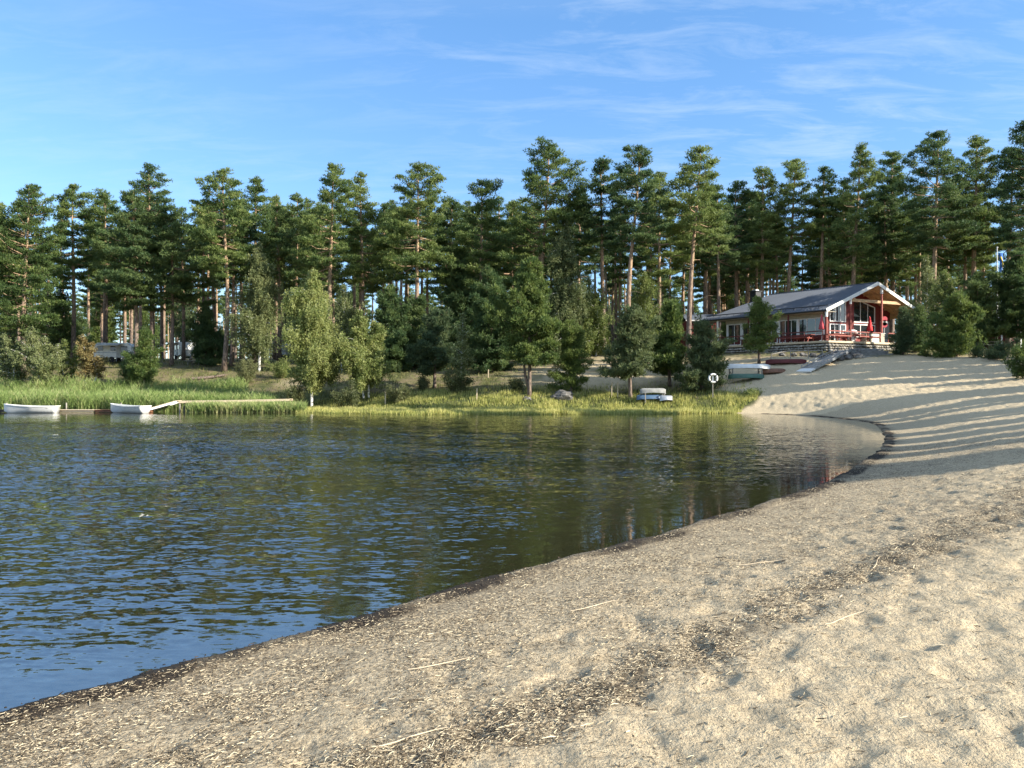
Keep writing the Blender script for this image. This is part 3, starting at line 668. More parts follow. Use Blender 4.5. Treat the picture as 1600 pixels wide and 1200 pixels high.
for i, (px, D, ty, cy, hw, tp, leaf, lean, lab) in enumerate(FRONT):
    g, Ht = top_h(px + lean * .5, D, ty); g = G(px, D); m = D / F
    cb = H0 + (YH - cy) / F * D - g.z
    plant('pine_tree', g, make_pine(100 + i, Ht, cb, hw * m * 1.12, tp, (lean * m, 0), 1.15, leaf=leaf), lab, 'pine tree', 'tall pines along the front of the forest')
# forest behind: copies of a few source trees
variants = [make_pine(300 + k, 24, cb, R, tp, leaf=lf, fine=.8, needle=1.1) for k, (cb, R, tp, lf) in enumerate(
    [(13, 2.4, .3, 'pine'), (15, 2.6, .2, 'pined'), (11, 2.2, .7, 'pine'), (16, 2.5, .3, 'pine'), (14, 2.8, .3, 'pined'), (12, 2.1, .9, 'pine'), (10, 2.7, .5, 'pined'), (17, 2.3, .2, 'pine')])]
rng = np.random.default_rng(11)
ZONES = [(60, 'the broad bushy pine at far left'), (140, 'the round topped pine at left'), (215, 'the white caravan'), (300, 'the tallest dark pine of the left woods'), (395, 'the two close standing stems'),
         (460, 'the grey drooping birch'), (545, 'the very tall pointed pine'), (620, 'the two stemmed young birch'), (700, 'the wide flat layered pine'), (790, 'the full crowned pine with orange stems'),
         (880, 'the spreading flat topped pine'), (960, 'the dark ragged pine with a red brown stem'), (1050, 'the tall pine leaning right'), (1125, 'the leaning pine beside the clubhouse'), (1200, 'the left half of the clubhouse roof'),
         (1290, 'the right half of the clubhouse roof'), (1380, 'the clubhouse ridge end'), (1450, 'the clubhouse gable tip'), (1540, 'the wide young pine on the sand slope'), (9999, 'the flagpole and the dark red shed')]
def zone(px): return next(n for a, n in ZONES if px < a)
spots = []
tries = 0
while len(spots) < 215 and tries < 20000:
    tries += 1
    D = 98 + 120 * rng.random() ** 1.5; px = -60 + 1720 * rng.random(); x = (px - 800) / F * D
    if 1085 < px < 1425 and D < 97: continue
    if any((x - a) ** 2 + (D - b) ** 2 < (2.6 + (D - 95) * .012) ** 2 for a, b in spots): continue
    spots.append((x, D))
for k in range(26):
    D = 108 + 50 * rng.random(); px = 1070 + 400 * (k + rng.random()) / 26; spots.append(((px - 800) / F * D, D))
zz = ground_h(np.array([s[0] for s in spots]), np.array([s[1] for s in spots]), False)
for (x, D), z in zip(spots, zz):
    px = 800 + F * x / D
    k = int(rng.integers(8)); h = .84 + .24 * rng.random(); h = min(h, (H0 + (YH - (300 if px < 1080 else 272) - 25 * rng.random()) / F * D - z) / 24.5); where = ('dark' if k in (1, 4, 6) else 'light green') + (' pine close' if D < 125 else ' pine far back') + ' behind ' + zone(px)
    plant('pine_tree', (x, D, z), variants[k], where, 'pine tree', where.replace('pine', 'pines', 1), rng.random() * 6.28, (h * (.85 + .3 * rng.random()),) * 2 + (h,))
# pines on the rise right of the beach: they throw the long streaks of shade
dense = [make_pine(340 + k, 24, cb, 1.9, .4, leaf='pine', dens=2.6, needle=1.2) for k, cb in enumerate((5, 8, 11))]
_c, _s = math.cos(SUN_AZ), math.sin(SUN_AZ); rng = np.random.default_rng(21)
for q, t0, n, wx in ((18.7, 30, 4, .85), (23.2, 31, 3, .35), (26.4, 30, 4, .48), (30.1, 30, 3, .38), (33.8, 30, 4, .6), (38.2, 28, 3, .4), (41.8, 28, 4, .62), (46.0, 27, 3, .42), (49.6, 26, 4, .7), (54.6, 26, 5, 1.1), (65.2, 24, 4, .45), (68.2, 22, 5, .75), (71.0, 24, 3, .4), (73.2, 22, 4, .7), (76, 24, 3, .4)):
    for k in range(n):
        tt = t0 + k * 8.5 + rng.normal() * 1.2; qq = q + rng.normal() * .38; x, y = _c * tt - _s * qq, _s * tt + _c * qq
        if abs(math.atan2(x, y)) < math.radians(35.6): x, y = x + 6 * _c, y + 6 * _s
        h = .92 + .2 * rng.random()
        wk = wx
        plant('pine_tree', (x, y, gz(x, y)), dense[int(rng.integers(3))], 'tall pine on the rise right of the beach, beyond the frame', 'pine tree', 'pines right of the beach beyond the frame', rng.random() * 6.28, (h * wk, h * wk, h))
# far belt of trees that reads as one mass
def far_belt():
    mt, mc = variants[0]; src = [variants[k] for k in (0, 2, 4, 7)]
    n = 300; Vs = []; vs = []; T = []
    rg = np.random.default_rng(5)
    cr = []
    for me_t, me_c in src:
        a = np.empty(len(me_c.vertices) * 3, np.float32); me_c.vertices.foreach_get('co', a); a = a.reshape(-1, 3, 3)
        b = np.empty(len(me_c.vertices), np.float32); me_c.attributes['v'].data.foreach_get('value', b); cr.append((a[::6], b[::3][::6]))
    for i in range(n):
        D = 228 + 60 * rg.random(); px = -120 + 1840 * i / n + rg.normal() * 8; x = (px - 800) / F * D; z = gz(x, D); a, b = cr[i % 4]
        s = .85 + .3 * rg.random(); c = a.mean(1, keepdims=True); q = (c + (a - c) * 2.4) * s; z -= (i % 3) * 5.5
        Vs.append(q + np.array([x, D, z])); vs.append(b); T.append((x, D, gz(x, D)))
    me = leaf_mesh('far_forest', np.concatenate(Vs), np.concatenate(vs), M['pined']); o = link('far_forest', me)
    mb = MB()
    for x, y, z in T: mb.tube([(x, y, z - .3), (x, y, z + 18)], [.22, .1], 5)
    tag(o, 'far belt of forest closing the view between the trunks', 'forest', kind='stuff')
    tag(mb.build('far_trunks', M['bark']), 'distant tree trunks of the far belt of forest', 'forest', kind='stuff')
far_belt()

# young conifers: (x, distance, top row, crown base row, half width px, pointedness, leaf, needle, fork, label)
YOUNG = [
 (827, 64, 410, 566, 44, .25, 'young', 1.0, True, 'large young pine with a forked dark trunk at the middle of the far shore'),
 (985, 63.5, 488, 590, 38, .45, 'youngb', 1.0, False, 'dense dark young pine with a bare foot left of the kayak rack'),
 (1046, 66.5, 478, 585, 30, .5, 'young', 1.0, False, 'lighter young pine standing right behind the kayak rack'),
 (1096, 64, 506, 606, 35, .7, 'youngb', .9, False, 'dense bushy pine reaching the ground left of the lifebuoy'),
 (1186, 70.5, 470, 548, 27, .6, 'young', .9, False, 'young pine covering part of the long glazed side of the clubhouse'),
 (891, 65, 505, 600, 24, .6, 'young', .9, False, 'small young pine beside the grey boulder'),
 (679, 70, 493, 582, 33, .3, 'youngb', 1.0, False, 'round blue green young pine on a thin pale trunk'),
 (611, 80, 452, 580, 30, .7, 'pined', 1.0, False, 'dark spruce like tree right of the two stemmed young birch'),
 (650, 84, 470, 580, 34, .6, 'pined', 1.0, False, 'dark bushy pine behind the round blue green young pine'),
 (768, 78, 430, 590, 40, .5, 'pined', 1.0, False, 'dark half grown pine left behind the forked young pine'),
 (720, 86, 395, 575, 44, .6, 'pined', 1.0, False, 'half grown dark pine behind the thin ragged birch'),
 (226, 75, 518, 596, 21, .7, 'young', .9, False, 'young spruce like pine right of the white caravan'),
 (203, 78, 560, 598, 12, .7, 'pined', .9, False, 'small dark conifer pressed against the left of the light young spruce like pine'),
 (322, 89, 482, 562, 26, .5, 'pined', 1.0, False, 'dark young pine beside the picnic bench of the campsite'),
 (1411, 71, 486, 556, 15, .6, 'youngb', .9, False, 'narrow dark young pine at the right end of the terrace'),
 (1436, 74, 482, 548, 15, .5, 'pined', .9, False, 'dark young pine squeezed behind the right end of the terrace'),
 (1494, 68, 466, 556, 35, .6, 'young', 1.0, False, 'wide bushy young pine on top of the sand slope'),
 (1528, 79, 430, 535, 30, .6, 'pined', 1.0, False, 'dark half grown pine left of the flagpole'),
 (1590, 78, 400, 525, 34, .5, 'pined', 1.0, False, 'dark half grown pine before the red shed right of the flagpole'),
 (1598, 52, 545, 596, 20, .5, 'young', .8, False, 'low bushy pine at the right edge of the photo on the sand slope'),
 (1560, 64, 546, 572, 22, .2, 'youngb', .8, False, 'low creeping dark bush on the crest below the flagpole'),
 (1527, 66, 548, 564, 9, .3, 'youngb', .8, False, 'tiny dark bush between the wide young pine and the creeping bush'),
]
for i, (px, D, ty, cy, hw, tp, leaf, nd, fork, lab) in enumerate(YOUNG):
    g, Ht = top_h(px, D, ty); m = D / F; cb = max(.12, H0 + (YH - cy) / F * D - g.z); R = hw * m * 1.08
    plant('young_pine', g, make_pine(500 + i, Ht, cb, R, tp, (0, 0), 1.8 if R < 2 else 1.5, bush=True, leaf=leaf, needle=nd, r0=.02 * Ht + .02 if Ht < 8 else None, bare=0, fork=fork), lab, 'young pine', 'young pines near the shore')
yv = [make_pine(560 + k, 6, .5, 1.5, .6, leaf=lf, bare=0, bush=True) for k, lf in enumerate(('pined', 'young', 'youngb'))]
us = []
while len(us) < 84:
    D = 92 + 110 * rng.random(); px = -40 + 1680 * rng.random()
    if 1060 < px < 1440 and D < 104 or 130 < px < 320 and D < 98: continue
    us.append(px); s = .7 + .9 * rng.random() + (.7 if D > 130 else 0); g = G(px, D)
    where = ' among the trunks behind ' + zone(px)
    plant('young_pine', g, yv[int(rng.integers(3))], 'half grown pine' + where, 'young pine', 'half grown pines' + where, rng.random() * 6, (s, s, s * 1.15))
# leafy trees
BIRCH = [
 (487, 67, 418, 594, 48, 'birchl', 1.2, 1, 1.3, 'birch_tree', 'big yellow green birch with a white trunk on the left shore'),
 (572, 67.5, 480, 598, 34, 'birchl', .9, 2, 1.2, 'birch_tree', 'young birch with two white stems right of the big yellow green one'),
 (535, 82, 440, 560, 30, 'birchg', .6, 1, .8, 'birch_tree', 'brownish green birch behind the two stemmed young birch'),
 (405, 84, 372, 548, 36, 'birchg', 1.1, 1, 1.1, 'birch_tree', 'grey green drooping birch left of the big yellow green birch'),
 (882, 82, 318, 560, 36, 'birchg', 1.6, 1, 1.0, 'birch_tree', 'tall grey green weeping birch right of the spreading flat topped pine'),
 (928, 84, 430, 556, 30, 'birchl', .9, 2, .8, 'birch_tree', 'light birch with slim white stems on the bare bank'),
 (1008, 90, 420, 545, 36, 'birchl', .8, 1, .8, 'birch_tree', 'light green birch between the two tall leaning pines'),
 (722, 66.5, 486, 612, 20, 'birchg', .5, 1, .8, 'birch_tree', 'thin ragged birch with a bushy foot left of centre'),
 (66, 76, 508, 598, 26, 'birchg', .4, 3, .9, 'birch_tree', 'clump of thin white stemmed saplings behind the left boat'),
 (18, 77, 520, 600, 22, 'birchg', .4, 2, .9, 'birch_tree', 'small birch saplings at the left edge behind the reeds'),
 (108, 78, 528, 592, 11, 'birchl', .4, 2, .9, 'birch_tree', 'slim green sapling left of the orange brown tree'),
 (139, 77, 521, 590, 17, 'orange', .4, 2, .95, 'rowan_tree', 'small orange brown tree in front of the caravan'),
 (1472, 80, 420, 530, 34, 'birchl', .6, 1, .9, 'birch_tree', 'light green leafy tree behind the wide young pine at right'),
 (1446, 86, 400, 500, 26, 'birchg', .6, 1, .8, 'birch_tree', 'grey green leafy tree right behind the gable tip'),
]
for i, (px, D, ty, cy, hw, leaf, droop, st, dn, nm, lab) in enumerate(BIRCH):
    g, Ht = top_h(px, D, ty); m = D / F; cb = max(.2, H0 + (YH - cy) / F * D - g.z)
    plant(nm, g, make_birch(700 + i, Ht, cb, hw * m * 1.12, leaf, droop, st, dn, wood='birch'), lab, 'birch' if nm == 'birch_tree' else 'rowan', 'leafy trees of the far shore')
SHRUB = [
 (545, 64.5, 597, 26, 'willow', 'grey green willow bush at the foot of the two stemmed birch'), (622, 65, 601, 24, 'willow', 'rounded willow bush left of centre at the water grass'),
 (712, 66, 572, 22, 'willow', 'tall leafy bush at the foot of the thin ragged birch'), (460, 66, 596, 18, 'willow', 'small bush left of the big birch trunk'),
 (385, 78, 558, 20, 'willow', 'leafy bush on the bank above the long boardwalk'), (440, 80, 560, 30, 'birchl', 'bright green bush on the bank left of the big birch'),
 (808, 66, 592, 12, 'willow', 'small bush at the foot of the forked young pine'), (660, 69, 588, 10, 'willow', 'tiny bush under the round blue green young pine'),
 (1176, 61, 614, 16, 'birchl', 'low grassy bush where the grass meets the beach sand'), (350, 76, 590, 16, 'willow', 'small bush behind the reeds right of the young spruce'),
]
for i, (px, D, ty, hw, leaf, lab) in enumerate(SHRUB):
    g, Ht = top_h(px, D, ty); Ht = max(.5, Ht)
    plant('bush', g, make_shrub(800 + i, Ht, hw * D / F, leaf), lab, 'bush', 'bushes of the far shore', parts=('stems', 'leaves'))

# ------------------------------------------------------------------ grass and reeds
def grass_field():
    rg = np.random.default_rng(3); n = 150000
    D = 53.6 + 15 * rg.random(n) ** 1.3; px = 300 + 900 * rg.random(n); x = (px - 800) / F * D; sd = shore_dist(x, D)
    nz = fbm(x / 2.1, D / 1.3, 3)
    # sedge grows out into the shallow water, thinning outwards, and stops where the beach begins
    lim = np.interp(x, [-26, -6, 8, 13, 16, 19, 22], [-7.0, -6.2, -5.2, -3.2, -1.2, -.2, 1.5]) + nz * 1.0
    edge = np.interp(D, [54, 57, 60, 64, 68], [1080, 1150, 1180, 1165, 1140]) + nz * 30
    z = ground_h(x, D, False)
    up = np.clip((2.2 - z) / 1.4, 0.05, 1)
    k = (sd > lim) & (px < edge) & (rg.random(n) < up * np.clip(.75 + nz, .15, 1)) & (z < 3)
    x, D, z, sd, nz, px = (a[k] for a in (x, D, z, sd, nz, px)); n = len(x)
    P = np.stack([x, D, np.maximum(z, -.02) - .02], 1)
    tall = np.where(sd < 0, .33, .28) * (1 + .9 * np.clip(nz, -.5, .8)) * (.6 + .7 * rg.random(n))
    tall = np.where((sd > 1.5), tall * 1.1, tall)
    dd = rg.normal(size=(n, 3)) * .22; dd[:, 2] = 1
    V = blade_tris(P, dd, tall, np.full(n, .05), rg)
    vv = np.clip(.45 + .5 * nz + .25 * rg.normal(size=n) + np.where(sd < 0, .12, 0), 0, 1)
    me = leaf_mesh('grass', V, vv, M['grassb']); tag(link('grass', me), 'yellow green sedge and grass along the far waterline', 'grass', kind='stuff')
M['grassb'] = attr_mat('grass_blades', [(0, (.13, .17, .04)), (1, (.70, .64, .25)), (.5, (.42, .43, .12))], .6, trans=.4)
M['grassd'] = attr_mat('bank_grass_blades', [(0, (.05, .075, .018)), (1, (.34, .30, .12)), (.5, (.13, .15, .04))], .6, trans=.3)  # darker copy of the grass blades, shade of the bank put into the colour
M['reed'] = attr_mat('reed_blades', [(0, (.11, .17, .04)), (1, (.52, .50, .24)), (.6, (.27, .36, .11))], .6, trans=.4)
grass_field()
def reeds():
    rg = np.random.default_rng(4); n = 30000
    D = 59.6 + 16 * rg.random(n); px = -60 + 540 * rg.random(n); x = (px - 800) / F * D; sd = shore_dist(x, D); nz = fbm(x / 3, D / 3, 3)
    k = (px < 470 - (D - 60) * 6 + nz * 30) & (sd < 6.5 + nz * 3) & (D > 60.6 + nz * .8) & ((px < 262) | (D > 62.9))
    x, D, sd, nz, px = (a[k] for a in (x, D, sd, nz, px)); n = len(x); z = np.maximum(ground_h(x, D, False), -.05)
    Ht = (1.3 + .6 * nz + .45 * rg.normal(size=n) * .6) * np.interp(px, [0, 300, 470], [1, 1.0, .75]); Ht = np.clip(Ht, .7, 2.9)
    lean = rg.normal(size=(n, 2)) * .10
    n3 = 2600; px3 = 292 + 185 * rg.random(n3); D3 = 58.6 + 2.6 * rg.random(n3); x3 = (px3 - 800) / F * D3      # stubby stalks before the boardwalk
    x = np.concatenate([x, x3]); D = np.concatenate([D, D3]); nz = np.concatenate([nz, fbm(x3 / 2, D3 / 2, 3) + .5]); z = np.concatenate([z, np.full(n3, -.05)]); Ht = np.concatenate([Ht, .3 + .5 * rg.random(n3)]); n = len(x); lean = rg.normal(size=(n, 2)) * .10
    P = np.stack([x, D, z], 1); dd = np.concatenate([lean, np.ones((n, 1))], 1)
    Vs = [blade_tris(P, dd, Ht, np.full(n, .035), rg)]; vv = np.clip(.5 + .35 * nz + .2 * rg.normal(size=n), 0, 1); vs = [np.clip(vv + .2, 0, 1)]
    for q in range(5):
        f = .18 + .72 * rg.random(n); B = P + nrmz(dd) * (Ht * f)[:, None]; a = rg.random(n) * 6.28
        d2 = np.stack([np.cos(a) * .6, np.sin(a) * .6, np.full(n, .9)], 1)
        Vs.append(blade_tris(B, d2, .32 + .3 * rg.random(n), np.full(n, .045), rg)); vs.append(vv)
    me = leaf_mesh('reeds', np.concatenate(Vs), np.concatenate(vs), M['reed']); tag(link('reeds', me), 'tall green reed bed standing in the water behind the boats', 'reeds', kind='stuff')
reeds()
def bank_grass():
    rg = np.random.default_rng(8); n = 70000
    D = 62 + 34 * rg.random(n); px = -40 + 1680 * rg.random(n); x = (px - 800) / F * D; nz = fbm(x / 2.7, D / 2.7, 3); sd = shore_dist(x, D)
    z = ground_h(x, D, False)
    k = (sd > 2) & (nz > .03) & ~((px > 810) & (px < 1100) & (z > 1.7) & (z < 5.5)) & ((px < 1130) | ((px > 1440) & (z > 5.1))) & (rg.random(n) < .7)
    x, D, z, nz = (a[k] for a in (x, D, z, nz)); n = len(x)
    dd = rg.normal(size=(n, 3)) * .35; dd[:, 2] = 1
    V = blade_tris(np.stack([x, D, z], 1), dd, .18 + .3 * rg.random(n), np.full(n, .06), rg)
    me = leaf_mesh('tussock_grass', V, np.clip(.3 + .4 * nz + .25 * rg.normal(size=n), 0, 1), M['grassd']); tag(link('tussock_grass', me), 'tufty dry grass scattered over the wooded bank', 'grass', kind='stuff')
bank_grass()

# ------------------------------------------------------------------ beach litter
def litter():
    rg = np.random.default_rng(9)
    def sticks(n, xr, yr, accept, ln, wd, seed_h=0.0):
        D = yr[0] + (yr[1] - yr[0]) * rg.random(n) ** 1.4; x = (xr[0] + (xr[1] - xr[0]) * rg.random(n)) * (D if xr[2] else 1)
        sd = shore_dist(x, D); k = accept(x, D, sd); x, D, sd = x[k], D[k], sd[k]; n = len(x)
        z = ground_h(x, D)
        L_ = ln[0] + (ln[1] - ln[0]) * rg.random(n) ** 3.2; wv = wd * (.6 + .8 * rg.random(n)) * (1 + .03 * D)
        a = np.where(rg.random(n) < .35, rg.random(n) * 3.14, rg.normal(size=n) * .5 + .45); up = rg.normal(size=n) * .16 + .06
        d = np.stack([np.cos(a), np.sin(a), up], 1); d = nrmz(d) * (L_ / 2)[:, None]
        s = np.stack([-np.sin(a), np.cos(a), 0 * a], 1) * (wv / 2)[:, None]; h = np.zeros((n, 3)); h[:, 2] = wv * .8
        c = np.stack([x, D, z + .004 + seed_h * rg.random(n)], 1); bend = np.zeros((n, 3)); bend[:, 2] = L_ * .08 * rg.normal(size=n)
        V = np.empty((n, 9, 3))
        for q, (cc, sc) in enumerate(((c - d, .7), (c + bend, 1.0), (c + d, .5))):
            V[:, q * 3] = cc - s * sc; V[:, q * 3 + 1] = cc + s * sc; V[:, q * 3 + 2] = cc + h * sc
        f0 = np.array([(0, 3, 5, 2), (2, 5, 4, 1), (3, 6, 8, 5), (5, 8, 7, 4), (1, 4, 3, 0), (4, 7, 6, 3)])
        Fq = (f0[None] + (np.arange(n) * 9)[:, None, None]).reshape(-1, 4)
        return V.reshape(-1, 3), Fq, n
    def bandy(x): return np.interp(x, [-1, .17, 2.36, 4.4, 6.7, 10], [3.0, 4.0, 6.1, 7.8, 9.8, 13.5])
    def acc(x, y, sd):
        nz = fbm(x * 1.6, y * 1.6, 3)
        p = np.exp(-(np.maximum(sd - .35, 0) / 1.7) ** 2) * .9 * (sd > .12) + np.exp(-((y - bandy(x)) / (.16 + .034 * y)) ** 2) * 2.2 * np.clip(.8 + 1.9 * nz, .12, 1) + .02
        lane = np.clip(.55 + 1.6 * perlin(sd * 2.6 + 2, (x + y) * .22), .1, 1.3)
        p = np.maximum(p, .45 * (y > bandy(x)) * (sd > .1) * lane)
        p = p * np.clip(.6 + 1.2 * nz, .12, 1.2)
        return (sd > .08) & (rg.random(len(x)) < p)
    out = []
    def emit(name, lab, parts, mat, vfun):
        Vs = []; Fs = []; vs = []; b = 0
        for V, Fq, n in parts:
            Vs.append(V); Fs.append(Fq + b); b += len(V); vs.append(np.repeat(vfun(n), 9))
        me = mesh_np(name, np.vstack(Vs), np.vstack(Fs), mat, {'v': np.concatenate(vs)}); tag(link(name, me), lab, 'litter', kind='stuff')
    a = sticks(560000, (-.72, .75, True), (2.6, 24), acc, (.008, .052), .0034)
    b = sticks(16000, (-.72, .75, True), (2.6, 14), lambda x, y, sd: (sd > .1) & (rg.random(len(x)) < .9 * np.exp(-((y - bandy(x)) / (.16 + .034 * y)) ** 2) + .06), (.03, .13), .0048)
    emit('reed_litter', 'broken straw and reed bits strewn over the beach', [a, b], M['litter'], lambda n: rg.random(n))
    c = sticks(30000, (-.72, .75, True), (2.6, 30), lambda x, y, sd: (sd > -.02) & (sd < .26 + .30 * fbm(x * .9, y * .9, 4) + y * .003) , (.01, .05), .007, .012)
    emit('weed_line', 'dark wet weed washed up along the waterline', [c], M['weed'], lambda n: rg.random(n))
M['litter'] = attr_mat('dry_litter', [(0, (.03, .022, .015)), (1, (.78, .67, .46)), (.42, (.13, .10, .065)), (.66, (.33, .265, .18)), (.86, (.55, .46, .31))], .8)
M['weed'] = attr_mat('wet_weed', [(0, (.008, .006, .004)), (1, (.09, .06, .04)), (.8, (.035, .024, .015))], .6)
litter()
def twig(name, px, py, ln, ang, lab, curve=.025):
    D = (H0 - .38) * F / (py - YH); x = (px - 800) / F * D; a = math.radians(ang)
    pts = []
    for t in np.linspace(-.5, .5, 7):
        q = (x + math.cos(a) * ln * t, D + math.sin(a) * ln * t + curve * math.sin(t * 5)); pts.append((q[0], q[1], float(ground_h(np.array([q[0]]), np.array([q[1]]))[0]) * .4 + .6 * gz(q[0], q[1]) + .010))
    mb = MB(); mb.tube(pts, [.0026, .0036, .0036, .0032, .003, .0026, .0015], 6)
    tag(mb.build(name, M['palewood']), lab, 'twig', 'loose reed stems on the sand')
for q in [(640, 1108, .42, 28, 'long pale reed stem lying near the bottom left of centre'), (350, 1180, .5, 25, 'long pale reed stem at the bottom left corner of the beach'),
          (1320, 952, .45, 28, 'pale straw across the dark litter band at right'), (1190, 852, .55, 5, 'pale straw lying flat just above the dark litter band'),
          (930, 906, .5, 28, 'pale reed stem near the dark waterline at centre'), (690, 985, .45, 20, 'curved pale reed stem near the waterline left of centre'), (1370, 870, .5, 55, 'straw on the pale sand at middle right')]:
    twig('reed_stem', *q)

#@@CLUBHOUSE
ZD, ZE, ZR = 6.68, 9.86, 13.0; HW, HLn, HINS = 15.0, 15.8, .9
def skewbox(mb, u0, u1, v0, v1, z0, z1):
    p = [hb(u, v, z) for u in (u0, u1) for v in (v0, v1) for z in (z0, z1)]
    mb.poly(p, [(0, 1, 3, 2), (4, 6, 7, 5), (0, 4, 5, 1), (2, 3, 7, 6), (0, 2, 6, 4), (1, 5, 7, 3)])
def zroof(u, v=0): return ZR - (ZR - ZE) * abs(u - HW / 2) / (HW / 2)
def slab(mb, pts, t):
    """polygon given a vertical thickness"""
    n = len(pts); up = [Vector(p) for p in pts]; dn = [Vector(p) - Vector((0, 0, t)) for p in pts]
    mb.poly(up + dn, [tuple(range(n)), tuple(reversed(range(n, 2 * n)))] + [(i, i + n, (i + 1) % n + n, (i + 1) % n) for i in range(n)])
club = empty('clubhouse', hb(0, 0, ZD), 'red clubhouse with a grey sheet roof and white gable boards above the beach', 'clubhouse')
def cpart(mb, name, mat, parent=None):
    p = parent or club
    o = mb.build(name, M[mat], None); o.parent = p
    if p is club: o.matrix_parent_inverse = Matrix.Translation(-(club.location))
    return o
E1, A_, E2 = hb(0, 0, ZE), hb(HW / 2, 0, ZR), hb(HW, 0, ZE)
E3, R_, E4 = hb(0, HLn, ZE), hb(HW / 2, HLn - HINS - 2.2, ZR), hb(HW, HLn, ZE)
mb = MB(); slab(mb, [E1, A_, R_, E3], .10); slab(mb, [A_, E2, E4, R_], .10); slab(mb, [E3, R_, E4], .10)
for k in range(1, 40):           # standing seams
    t = k / 40; a = E1.lerp(E3, t) + Vector((0, 0, .02)); b = A_.lerp(R_, t) + Vector((0, 0, .02)); mb.bar(a, b, .035, .06)
for k in range(1, 30):
    t = k / 30; mb.bar(E2.lerp(E4, t) + Vector((0, 0, .02)), A_.lerp(R_, t) + Vector((0, 0, .02)), .035, .06)
mb.bar(A_ + Vector((0, 0, .03)), R_ + Vector((0, 0, .03)), .22, .07)
roof = cpart(mb, 'roof', 'roof')
mb = MB()                         # boarded underside with rafters
slab(mb, [hb(.1, .1, ZE - .12), hb(HW / 2, .1, ZR - .12), hb(HW / 2, 5.5, ZR - .12), hb(.1, 5.5, ZE - .12)], .05)
slab(mb, [hb(HW / 2, .1, ZR - .12), hb(HW - .1, .1, ZE - .12), hb(HW - .1, 8, ZE - .12), hb(HW / 2, 8, ZR - .12)], .05)
cpart(mb, 'porch_ceiling', 'ceil')
mb = MB()
for v in (1.1, 2.0): mb.bar(hb(HW / 2 + .2, v, ZR - .30), hb(HW - .3, v, ZE - .26), .10, .16)
for u in (2.0, 4.2, 9.3, 11.0, 12.6, 14.0): mb.bar(hb(u, .2, zroof(u) - .27), hb(u, 5.0, zroof(u) - .27), .09, .15)
cpart(mb, 'rafters', 'ceil')
mb = MB(); o = .05
mb.bar(E1 + Vector((-.05, -o, -.10)), A_ + Vector((0, -o, -.10)), .05, .34); mb.bar(A_ + Vector((0, -o, -.10)), E2 + Vector((.05, -o, -.10)), .05, .34)
cpart(mb, 'barge_board', 'white')
mb = MB(); a = hb(-.10, -.05, ZE - .12); b = hb(-.10, HLn, ZE - .12); mb.tube([a, b], .085, 8)
mb.tube([hb(-.05, .35, ZE - .15), hb(.15, .35, ZE - .5), hb(.25, .35, ZE - .6), hb(.25, .35, ZD)], .045, 6)
cpart(mb, 'gutter', 'dark')
mb = MB(); 
for s in (.55, .70):
    mb.tube([hb(s, .4, zroof(s) + .22), hb(s, HLn - .4, zroof(s) + .22)], .03, 6)
for k in range(17): q = .4 + (HLn - .8) * k / 16; mb.bar(hb(.55, q, zroof(.55)), hb(.62, q, zroof(.62) + .24), .04)
cpart(mb, 'snow_guard', 'dark')
mb = MB(); c = hb(5.6, HLn - 2.6); skewbox(mb, 5.2, 6.0, HLn - 3.0, HLn - 2.2, 11.6, 13.25); skewbox(mb, 5.1, 6.1, HLn - 3.1, HLn - 2.1, 13.253, 13.34)
chm = cpart(mb, 'chimney', 'dark', roof)
mb = MB(); skewbox(mb, 5.35, 5.85, HLn - 2.85, HLn - 2.35, 13.344, 13.5); cpart(mb, 'chimney_cap', 'zinc', roof)
# walls
UW, WT = 1.5, .18
mb = MB(); skewbox(mb, UW, UW + WT, 1.2, 13.6, ZD, ZD + .75); cpart(mb, 'wall_base', 'dred')
mb = MB(); skewbox(mb, UW, UW + WT, 1.2, 13.6, ZE - .62, ZE - .03); skewbox(mb, .05, UW - .003, .1, HLn - .1, ZE - .22, ZE - .16); cpart(mb, 'eave_boards', 'cream')
mb = MB(); skewbox(mb, UW + .4, HW - 1.5, 13.5, 13.7, ZD, ZE - .1); skewbox(mb, HW - 1.7, HW - 1.5, 3, 13.5, ZD, ZE - .1); cpart(mb, 'back_wall', 'red')
mb = MB(); skewbox(mb, UW + .6, UW + .7, 1.6, 13.4, ZD + .003, ZE - .3); cpart(mb, 'inner_curtain', 'conc')
# glazed bays of the long side
bays = [(1.45, 4.3), (4.45, 6.6), (6.8, 9.2), (9.4, 11.3), (11.5, 13.3)]
for i, (a, b) in enumerate(bays):
    z0 = ZD + (.76 if i in (0, 3) else .12); z1 = ZE - .63; w = MB(); g = MB()
    for q in (a, b - .09): skewbox(w, UW - .04, UW + .10, q, q + .09, z0, z1)
    skewbox(w, UW - .04, UW + .10, a + .09, b - .09, z0, z0 + .09); skewbox(w, UW - .04, UW + .10, a + .09, b - .09, z1 - .09, z1)
    nm = 3 if b - a > 2 else 2
    for k in range(1, nm): q = a + (b - a) * k / nm; skewbox(w, UW - .02, UW + .08, q - .03, q + .03, z0 + .09, z1 - .09)
    fr = cpart(w, 'window', 'white'); skewbox(g, UW + .02, UW + .035, a + .09, b - .09, z0 + .09, z1 - .09); cpart(g, 'pane', 'glass', fr)
mb = MB()
for q in (1.2, 4.3, 6.6, 9.2, 11.3, 13.3): skewbox(mb, UW - .08, UW + .12, q + .003, q + (.22 if q == 1.2 else .14), ZD + .76, ZE - .63)
cpart(mb, 'mullion_posts', 'white')
